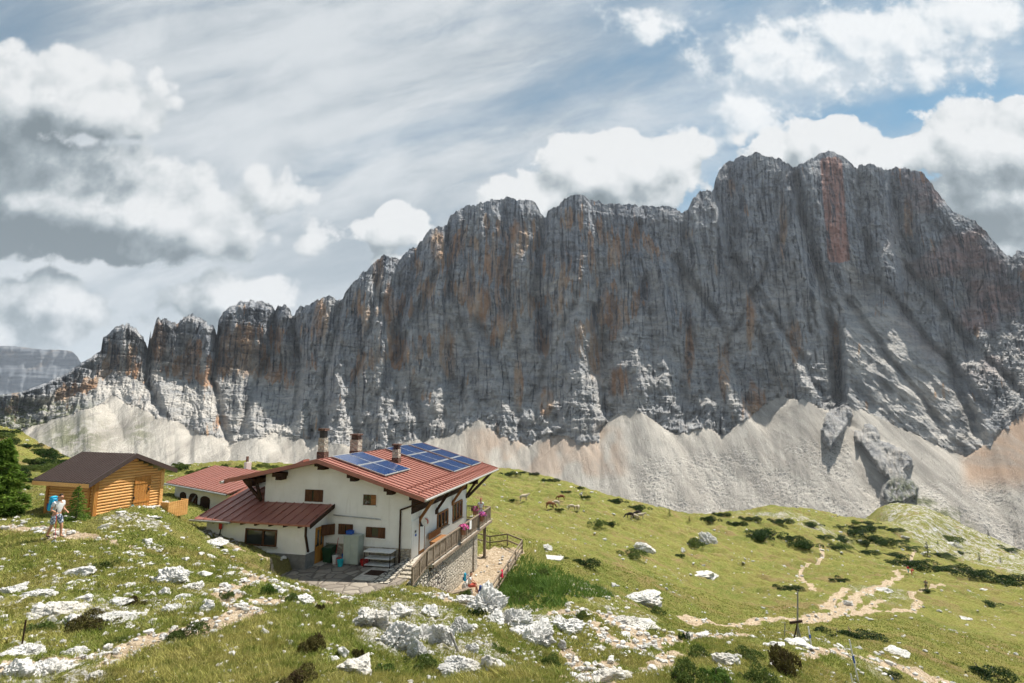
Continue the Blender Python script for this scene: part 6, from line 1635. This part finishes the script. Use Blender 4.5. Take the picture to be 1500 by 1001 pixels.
def body(parent, P, s=1.0, detail=True, mats=None, long_sleeve=False, long_leg=False, cap=None):
    """P: joint positions (pelvis, chest, neck, head, shL, elL, haL, hipL, knL, anL ... R); faces +y"""
    mt = dict(shirt=M['white_cloth'], legs=M['check'], hair=M['hair'], shoe=M['boot']); mt.update(mats or {})
    v = {k_: Vector(q) * s for k_, q in P.items()}
    J = {'pelvis': (v['pelvis'], (.135 * s, .11 * s)), 'waist': (v['pelvis'].lerp(v['chest'], .45), (.115 * s, .095 * s)), 'chest': (v['chest'], (.15 * s, .11 * s)), 'neck': (v['neck'], .055 * s), 'chin': (v['neck'].lerp(v['head'], .5), .062 * s), 'head': (v['head'], (.082 * s, .098 * s)), 'crown': (v['head'] + Vector((0, -.005, .075)) * s, .07 * s)}
    E_ = [('pelvis', 'waist'), ('waist', 'chest'), ('chest', 'neck'), ('neck', 'chin'), ('chin', 'head'), ('head', 'crown')]
    for S_ in 'LR':
        J.update({'sh' + S_: (v['sh' + S_], .058 * s), 'el' + S_: (v['el' + S_], .042 * s), 'wr' + S_: (v['el' + S_].lerp(v['ha' + S_], .92), .028 * s), 'pa' + S_: (v['ha' + S_] + (v['ha' + S_] - v['el' + S_]).normalized() * .05 * s, (.022 * s, .038 * s)),
                  'hip' + S_: (v['hip' + S_], .088 * s), 'kn' + S_: (v['kn' + S_], .058 * s), 'an' + S_: (v['an' + S_], .038 * s), 'toe' + S_: (v['an' + S_] + Vector((0, .14, -.045)) * s, .033 * s)})
        E_ += [('chest', 'sh' + S_), ('sh' + S_, 'el' + S_), ('el' + S_, 'wr' + S_), ('wr' + S_, 'pa' + S_), ('pelvis', 'hip' + S_), ('hip' + S_, 'kn' + S_), ('kn' + S_, 'an' + S_), ('an' + S_, 'toe' + S_)]
        if detail:
            dirn = (v['ha' + S_] - v['el' + S_]).normalized(); side = dirn.cross(Vector((0, 1, .3))).normalized(); curl = dirn.cross(side)
            base = v['ha' + S_] + dirn * .075 * s
            for i, (o_, l_) in enumerate(((-.027, .062), (-.009, .072), (.009, .068), (.027, .052))):
                a = base + side * o_ * s; b = a + (dirn * .6 + curl * .35) * l_ * .5 * s; c = b + (dirn * .25 + curl * .6) * l_ * .5 * s
                J['f%d%s' % (i, S_)] = (a, .010 * s); J['g%d%s' % (i, S_)] = (b, .0088 * s); J['h%d%s' % (i, S_)] = (c, .0075 * s)
                E_ += [('pa' + S_, 'f%d%s' % (i, S_)), ('f%d%s' % (i, S_), 'g%d%s' % (i, S_)), ('g%d%s' % (i, S_), 'h%d%s' % (i, S_))]
            a = v['ha' + S_] + dirn * .02 * s - side * .035 * s; b = a + (dirn * .7 - side * .5 + curl * .3) * .05 * s
            J['t' + S_] = (a, .012 * s); J['u' + S_] = (b, .009 * s); E_ += [('pa' + S_, 't' + S_), ('t' + S_, 'u' + S_)]
    bd = skin("body", J, E_, parent, M['skin'])
    # shirt, trousers, hair, shoes follow the body
    e = .018 * s
    Jt = {'pelvis': (v['pelvis'] + Vector((0, 0, -.01)), (.150 * s, .125 * s)), 'waist': (J['waist'][0], (.138 * s, .118 * s)), 'chest': (v['chest'], (.172 * s, .130 * s)), 'neck': (v['chest'].lerp(v['neck'], .72), .075 * s)}
    Et = [('pelvis', 'waist'), ('waist', 'chest'), ('chest', 'neck')]
    Jl = {'pelvis': (v['pelvis'] + Vector((0, 0, -.01)), (.148 * s, .125 * s)), 'belt': (v['pelvis'].lerp(v['chest'], .22), (.135 * s, .115 * s))}; El = [('pelvis', 'belt')]
    for S_ in 'LR':
        cut = .95 if long_sleeve else .60
        Jt['sh' + S_] = (v['sh' + S_], .075 * s); Jt['el' + S_] = (v['sh' + S_].lerp(v['el' + S_], 1.0 if long_sleeve else .62), .060 * s); Et += [('chest', 'sh' + S_), ('sh' + S_, 'el' + S_)]
        if long_sleeve: Jt['wr' + S_] = (v['el' + S_].lerp(v['ha' + S_], .85), .040 * s); Et.append(('el' + S_, 'wr' + S_))
        Jl['hip' + S_] = (v['hip' + S_], .108 * s); Jl['kn' + S_] = (v['hip' + S_].lerp(v['kn' + S_], 1.0 if long_leg else .95), .082 * s); El += [('pelvis', 'hip' + S_), ('hip' + S_, 'kn' + S_)]
        if long_leg: Jl['an' + S_] = (v['kn' + S_].lerp(v['an' + S_], .9), .056 * s); El.append(('kn' + S_, 'an' + S_))
        skin("shoe", {'h': (v['an' + S_] + Vector((0, -.02, -.02)) * s, .048 * s), 'm': (v['an' + S_] + Vector((0, .07, -.045)) * s, .045 * s), 't': (v['an' + S_] + Vector((0, .16, -.055)) * s, .036 * s)}, [('h', 'm'), ('m', 't')], parent, mt['shoe'], 1)
    skin("shirt", Jt, Et, parent, mt['shirt']); skin("trousers", Jl, El, parent, mt['legs'])
    fw = Vector((0, 1, 0))
    skin("hair", {'a': (v['head'] + Vector((0, -.03, .035)) * s, (.085 * s, .085 * s)), 'b': (v['head'] + Vector((0, -.01, .095)) * s, .072 * s), 'c': (v['head'] + Vector((0, .045, .10)) * s, .045 * s)}, [('a', 'b'), ('b', 'c')], parent, mt['hair'], 2)
    if detail:
        h = v['head']
        for sx in (-1, 1):
            MB().tube([h + Vector((.032 * sx, .085, .008)) * s, h + Vector((.032 * sx, .098, .008)) * s], .011 * s, 8).build("eye", bd, M['black_cloth'])
            skin("ear", {'a': (h + Vector((.085 * sx, -.005, .015)) * s, .016 * s), 'b': (h + Vector((.088 * sx, -.005, -.018)) * s, .012 * s)}, [('a', 'b')], bd, M['skin'], 1)
        skin("nose", {'a': (h + Vector((0, .088, .012)) * s, .010 * s), 'b': (h + Vector((0, .108, -.022)) * s, .014 * s)}, [('a', 'b')], bd, M['skin'], 1)
        MB().box(-.025 * s + h.x, .025 * s + h.x, h.y + .075 * s, h.y + .093 * s, h.z - .055 * s, h.z - .047 * s).build("mouth", bd, M['red_pl'])
    return bd
STAND = dict(pelvis=(0, 0, .95), chest=(0, .0, 1.32), neck=(0, .01, 1.50), head=(0, .03, 1.64), shL=(-.185, 0, 1.42), shR=(.185, 0, 1.42), elL=(-.25, -.03, 1.14), elR=(.25, -.03, 1.14), haL=(-.24, .10, .93), haR=(.24, .10, .93),
             hipL=(-.10, 0, .90), hipR=(.10, 0, .90), knL=(-.11, .04, .50), knR=(.11, .03, .50), anL=(-.11, .0, .09), anR=(.11, -.02, .09))
WALK = dict(STAND, chest=(0, .06, 1.31), neck=(0, .09, 1.48), head=(0, .14, 1.62), shL=(-.185, .05, 1.41), shR=(.185, .05, 1.41), elL=(-.24, .02, 1.13), elR=(.25, .02, 1.14), haL=(-.20, .26, 1.02), haR=(.25, .27, 1.05),
            knL=(-.10, .18, .52), anL=(-.10, .20, .09), knR=(.10, -.04, .50), anR=(.10, -.24, .12))
SIT = dict(pelvis=(0, 0, .50), chest=(0, .05, .86), neck=(0, .09, 1.04), head=(0, .13, 1.17), shL=(-.185, .05, .96), shR=(.185, .05, .96), elL=(-.25, .18, .76), elR=(.24, .20, .76), haL=(-.10, .38, .66), haR=(.10, .40, .66),
           hipL=(-.10, .03, .48), hipR=(.10, .03, .48), knL=(-.13, .45, .54), knR=(.14, .47, .52), anL=(-.13, .42, .10), anR=(.15, .55, .10))
def backpack(name, label, loc, rz, mat, size=1.0, parent_none=True):
    o = empty(name, loc, rz, label, "backpack")
    m = MB().hexa([(-.16 * size, -.13 * size, 0), (.16 * size, -.13 * size, 0), (.15 * size, .05 * size, 0), (-.15 * size, .05 * size, 0), (-.13 * size, -.10 * size, .5 * size), (.13 * size, -.10 * size, .5 * size), (.13 * size, .05 * size, .5 * size), (-.13 * size, .05 * size, .5 * size)])
    b = m.build("pack_body", o, mat, .04 * size)
    MB().box(-.11 * size, .11 * size, -.2 * size, -.132 * size, .05 * size, .28 * size).build("pocket", o, M['bag_dark'], .02)
    for sx in (-1, 1): MB().tube([(sx * .09 * size, .05 * size, .46 * size), (sx * .11 * size, .2 * size, .42 * size), (sx * .12 * size, .2 * size, .22 * size), (sx * .1 * size, .05 * size, .06 * size)], .014, 6).build("strap", o, M['bag_dark'])
    MB().hexa([(-.14 * size, -.12 * size, .5 * size), (.14 * size, -.12 * size, .5 * size), (.13 * size, .05 * size, .5 * size), (-.13 * size, .05 * size, .5 * size), (-.09 * size, -.07 * size, .57 * size), (.09 * size, -.07 * size, .57 * size), (.08 * size, .03 * size, .57 * size), (-.08 * size, .03 * size, .57 * size)]).build("lid", o, mat, .02)
    return o
def R2(rz, x, y): return (math.cos(rz) * x - math.sin(rz) * y, math.sin(rz) * x + math.cos(rz) * y)
# hiker on the left, walking to the right
g = ground_at(79, 787); rz = R(-100)
hk = empty("person", tuple(g + np.array([0, 0, -.03])), rz, "hiker in white shirt and checked shorts walking right past the log shed", "person")
body(hk, WALK, .98)
dx, dy = R2(rz, 0, -.20); backpack("backpack", "turquoise backpack on the back of the hiker by the shed", (g[0] + dx, g[1] + dy, g[2] + 1.02), rz, M['bag_blue'])
dx, dy = R2(rz, .27, .40); gz_ = hz(g[0] + dx, g[1] + dy)
o = empty("trekking_pole", (g[0] + dx, g[1] + dy, gz_), rz, "red trekking pole in the hand of the hiker by the shed", "pole")
dz = g[2] + 1.02 - gz_
MB().tube([(0, 0, 0), (-.01, -.10, dz)], [.008, .010], 6).build("shaft", o, M['crimson']); MB().tube([(-.01, -.10, dz - .02), (-.012, -.113, dz + .12)], .018, 8).build("grip", o, M['black_cloth'])
MB().tube([(0, -.005, .06), (0, -.006, .075)], .04, 10).build("basket", o, M['black_cloth'])
# seated person by the terrace wall and the two packs
x, y = 2.55, 3.3; p = W(x, y, -2.4); rz = -AL - R(75)
gz_ = hz(p[0], p[1])
st = empty("seat_stone", (p[0], p[1], gz_), rz, "low pale seat stone under the resting hiker", "stone")
link("stone_body", rock_mesh(77, 3, (.42, .26, .30)), st, [M['rock']]).location = (0, -.03, .12)
sp = empty("person", (p[0], p[1], gz_), rz, "resting hiker in white shirt and red shorts seated by the terrace wall", "person")
body(sp, SIT, 1.0, mats=dict(legs=M['red_cloth']))
q = W(x - .35, y + .35, -2.4); backpack("backpack", "bright blue backpack behind the resting hiker's shoulder", (q[0], q[1], gz_ + .62), rz, M['bag_blue'], .85)
q = W(x + .75, y + .1, -2.4); backpack("backpack", "dark blue backpack on the ground beside the resting hiker's feet", (q[0], q[1], hz(q[0], q[1])), rz + .6, M['bag_dark'], .9)
o = empty("stone_ledge", W(x - .35, y + .35, -2.39), rz, "rough stone ledge carrying the bright blue backpack", "stone"); link("stone_body", rock_mesh(79, 3, (.4, .3, .42)), o, [M['rock']]).location = (0, 0, .25)
# terrace corner
p = W(.95, 11.2, .30); tp = empty("person", p, -AL - R(150), "person in white leaning at the far corner of the terrace railing", "person")
body(tp, STAND, .98, mats=dict(legs=M['white_cloth'], hair=M['red_cloth']))
# distant walkers
def far_person(px, py, label, mats, s=1.0, rz=0.0, pose=WALK):
    g = ground_at(px, py); o = empty("person", tuple(g), rz, label, "person"); body(o, pose, s, False, mats, True, True); return o, g
far_person(1331, 841, "far walker in a crimson jacket, left of the pair in red", dict(shirt=M['crimson'], legs=M['teal']), 1.0, R(100))
far_person(1336, 843, "far walker bending forward in bright red, right of the pair", dict(shirt=M['crimson'], legs=M['red_pl']), 1.0, R(-80), dict(WALK, chest=(0, .25, 1.22), neck=(0, .38, 1.34), head=(0, .48, 1.42), shL=(-.185, .22, 1.30), shR=(.185, .22, 1.30), elL=(-.22, .35, 1.05), elR=(.22, .35, 1.05), haL=(-.2, .4, .8), haR=(.2, .4, .8)))
far_person(1357, 865, "lone far hiker in grey and black on the brown trail", dict(shirt=M['violet'] if False else M['concrete'], legs=M['black_cloth']), 1.05, R(150))
# cattle
def cow(px, py, label, mat, rz, s=1.0, graze=True, cat="cow", name="cow"):
    g = ground_at(px, py); o = empty(name, tuple(g), rz, label, cat, "grazing cattle on the upper meadow")
    hd = (0, 1.25, .35) if graze else (0, 1.30, 1.45)
    nk = (0, .95, .95) if graze else (0, .95, 1.32)
    J = {'mid': (Vector((0, 0, 1.02)) * s, (.34 * s, .36 * s)), 'rump': (Vector((0, -.62, 1.12)) * s, .29 * s), 'sh': (Vector((0, .55, 1.08)) * s, .31 * s), 'nk': (Vector(nk) * s, .17 * s), 'hd': (Vector(hd) * s, .13 * s), 'mz': ((Vector(hd) + Vector((0, .22, -.14))) * s, .08 * s),
         't1': (Vector((0, -.88, 1.1)) * s, .035 * s), 't2': (Vector((0, -.95, .55)) * s, .025 * s)}
    E_ = [('mid', 'rump'), ('mid', 'sh'), ('sh', 'nk'), ('nk', 'hd'), ('hd', 'mz'), ('rump', 't1'), ('t1', 't2')]
    for sx, S_ in ((-1, 'L'), (1, 'R')):
        J['fs' + S_] = (Vector((.17 * sx, .58, .78)) * s, .12 * s); J['fk' + S_] = (Vector((.17 * sx, .60, .42)) * s, .062 * s); J['ff' + S_] = (Vector((.17 * sx, .58, .06)) * s, .055 * s)
        J['hs' + S_] = (Vector((.17 * sx, -.60, .80)) * s, .15 * s); J['hk' + S_] = (Vector((.17 * sx, -.78, .45)) * s, .065 * s); J['hf' + S_] = (Vector((.17 * sx, -.68, .06)) * s, .055 * s)
        E_ += [('sh', 'fs' + S_), ('fs' + S_, 'fk' + S_), ('fk' + S_, 'ff' + S_), ('rump', 'hs' + S_), ('hs' + S_, 'hk' + S_), ('hk' + S_, 'hf' + S_)]
    bd = skin("body", J, E_, o, mat, 1)
    for sx in (-1, 1):
        h = Vector(hd) * s
        MB().tube([h + Vector((.08 * sx, -.02, .1)) * s, h + Vector((.2 * sx, 0, .2)) * s], [.03 * s, .008 * s], 5).build("horn", bd, M['weathered'])
        MB().tube([h + Vector((.1 * sx, -.06, .05)) * s, h + Vector((.22 * sx, -.08, .02)) * s], [.03 * s, .04 * s], 5).build("ear", bd, mat)
    return o
for (px, py, mt, rz, gr, lb) in ((923,760,'darkhide',1.4,True,"dark-faced cow at the left end of the huddled herd"),(929,763,'cowhide',-1.2,True,"pale cow second from the left in the huddled herd"),(934,759,'darkhide',1.6,True,"dark brown cow in the middle of the huddled herd"),(938,761,'cowhide',-1.6,False,"pale cow at the right end of the huddled herd"),
        (767,735,'cowhide',-1.2,False,"pale cow standing alone behind the terrace end"),(822,734,'brownhide',1.5,True,"red-brown cow grazing highest on the meadow"),(806,746,'brownhide',-1.4,True,"red-brown cow left of a pale one on the meadow"),(814,744,'cowhide',1.4,True,"pale cow beside the red-brown cow on the meadow"),(838,749,'cowhide',-1.5,True,"pale grey cow lower on the meadow, head down"),(847,750,'cowhide',2.8,False,"white cow seen end-on right of the pale grey one")):
    cow(px, py, lb, M[mt], rz, 1.15, gr)

# ------------------------------------------------------------------ cross, stakes, fences
g = ground_at(1171, 941); s_ = g[1] / 757.
o = empty("summit_cross", tuple(g), R(15), "grey weathered wooden cross on the stony knoll with dark crossbar", "cross")
H_ = 66 * s_
MB().tube([(-.05 * H_, 0, -.1), (.0, 0, H_ * .5), (.05 * H_, 0, H_)], [.042, .038, .028], 8).build("post", o, M['grey_wood'])
MB().bar((-.20 * H_, 0, H_ * .395), (.10 * H_, 0, H_ * .40), .08, .11).build("crossbar", o, M['dark_wood'])
MB().bar((-.12 * H_, .1, -.05), (-.02 * H_, 0, H_ * .36), .05).build("brace", o, M['dark_wood']); MB().bar((.07 * H_, .05, -.05), (-.01, 0, H_ * .28), .05).build("brace", o, M['grey_wood'])
for (px, py, tpx, tpy, w_, tape, lb) in ((1149,933,1150,912,.05,0,"short whitish stake left of the cross"),(1189,949,1184,918,.06,1,"white stake with blue tape right of the cross"),(1258,1003,1244,937,.055,1,"long leaning whitish stake wrapped with blue tape at the bottom"),(1249,1004,1246,987,.06,0,"short white stake in front of the long leaning one"),(1310,1004,1304,990,.07,1,"thick white stake with blue cap at the bottom right"),(1225,932,1226,920,.03,0,"thin stick beyond the cross")):
    g = ground_at(px, min(py, 1000)); t_ = at(tpx, tpy, g[1])
    o = empty("marker_stake", tuple(g), 0, lb, "stake", "stakes on the lower slope"); tip = Vector(t_ - g)
    MB().tube([(0, 0, -.1), tuple(tip)], [w_ * .6, w_ * .5], 7).build("pole", o, M['white_cloth'] if w_ > .05 else M['grey_wood'])
    if tape: MB().tube([tuple(tip * .45), tuple(tip * .62)], w_ * .68, 7).build("tape", o, M['blue_pl'])
g = ground_at(31, 951); t_ = at(38, 908, g[1]); o = empty("iron_stake", tuple(g), 0, "rusty iron stake leaning out of the painted white rock", "stake")
MB().tube([(0, 0, -.1), tuple(Vector(t_ - g))], .014, 6).build("rod", o, M['dark_wood']); MB().box(-.045, .045, -.07, -.03, .02, .07).build("paint_mark", o, M['red_pl'])
def fence(name, label, pts, hgt, n_rails=2):
    P = [Vector(ground_at(*q)) if len(q) == 2 else Vector(q) for q in pts]
    o = empty(name, tuple(P[0]), 0, label, "fence"); b0 = P[0]
    L = [p - b0 for p in P]
    for i, p in enumerate(L): MB().bar(p - Vector((0, 0, .2)), p + Vector((0, 0, hgt)), .10).build("post", o, M['weathered'])
    for k_ in range(n_rails):
        f_ = (k_ + 1) / n_rails
        m = MB()
        for a, c in zip(L[:-1], L[1:]): m.bar(a + Vector((0, 0, hgt * f_ - .06)), c + Vector((0, 0, hgt * f_ - .06)), .07, .10)
        m.build("rail", o, M['weathered'])
    return o, P
def PW(x, y, z=None): p = W(x, y, -2.4); return (p[0], p[1], hz(p[0], p[1]))
fence("patio_fence", "weathered plank fence running down the right side of the patio", [PW(4.35, 1.6), PW(4.25, 4.2), PW(4.15, 7.0), PW(4.0, 10.0), PW(3.85, 13.2)], 1.0, 3)
fence("back_fence", "thin rail fence crossing behind the patio", [PW(3.75, 13.4), PW(2.2, 15.0), PW(.4, 16.0), PW(-1.4, 16.8)], 1.0, 2)
p = W(4.22, 5.0, -2.4); p = (p[0], p[1], hz(p[0], p[1])); o = empty("red_jacket", p, -AL, "bright red jacket hung over the patio fence", "jacket")
MB().hexa([(-.07, -.22, .55), (.07, -.22, .55), (.07, .2, .5), (-.07, .2, .5), (-.04, -.16, 1.04), (.04, -.16, 1.04), (.04, .16, 1.04), (-.04, .16, 1.04)]).build("jacket_cloth", o, M['crimson'], .03)
p = W(3.1, -.1, -2.4); p = (p[0], p[1], hz(p[0], p[1])); o = empty("rest_bench", p, -AL + .9, "tilted grey plank bench with white cloths beside the flower tub", "bench")
MB().box(-.7, .7, -.15, .15, .32, .37).build("seat", o, M['weathered'])
for sx in (-.5, .5): MB().box(sx - .04, sx + .04, -.12, .12, 0, .32).build("leg", o, M['weathered'])
g = ground_at(660, 950); 
for (a, b, lb) in (((662,925),(673,952),"thin grey pole leaning between the foreground blocks"),((655,960),(674,952),"grey plank end lying under the leaning pole")):
    A_ = ground_at(*b); Bq = at(a[0], a[1], A_[1] + .1); o = empty("wooden_pole", tuple(A_), 0, lb, "pole"); MB().tube([(0, -.3, .1), tuple(Vector(Bq - A_) + Vector((0, -.3, .1)))], .03, 6).build("pole_body", o, M['grey_wood'])
p = W(-11.1, -2.15, 1.2); 
o = empty("sledge_pole", p, -AL, "red-topped dark pole standing against the white lean-to wall", "pole")
MB().bar((-.12, -.02, -.9), (.02, .05, 1.0), .05).build("shaft", o, M['dark_metal']); MB().box(-.07, .09, -.05, .04, .75, 1.1).build("red_top", o, M['red_pl'])
# ------------------------------------------------------------------ air
def haze():
    m = bpy.data.materials.new("mountain_air"); m.use_nodes = True
    nt = m.node_tree; nt.nodes.clear(); q = NT(nt)
    v = q.new('ShaderNodeVolumePrincipled'); v.inputs['Color'].default_value = (.80, .88, 1.0, 1); v.inputs['Density'].default_value = HAZE; v.inputs['Anisotropy'].default_value = .2
    o = q.new('ShaderNodeOutputMaterial'); q.l.new(v.outputs[0], o.inputs['Volume'])
    tag(MB().box(-12000, 12000, -300, 12000, -1700, 1500).build("haze", None, m), "thin blue mountain air over the whole valley", "haze", kind='stuff')
HAZE = 0.000030
haze()
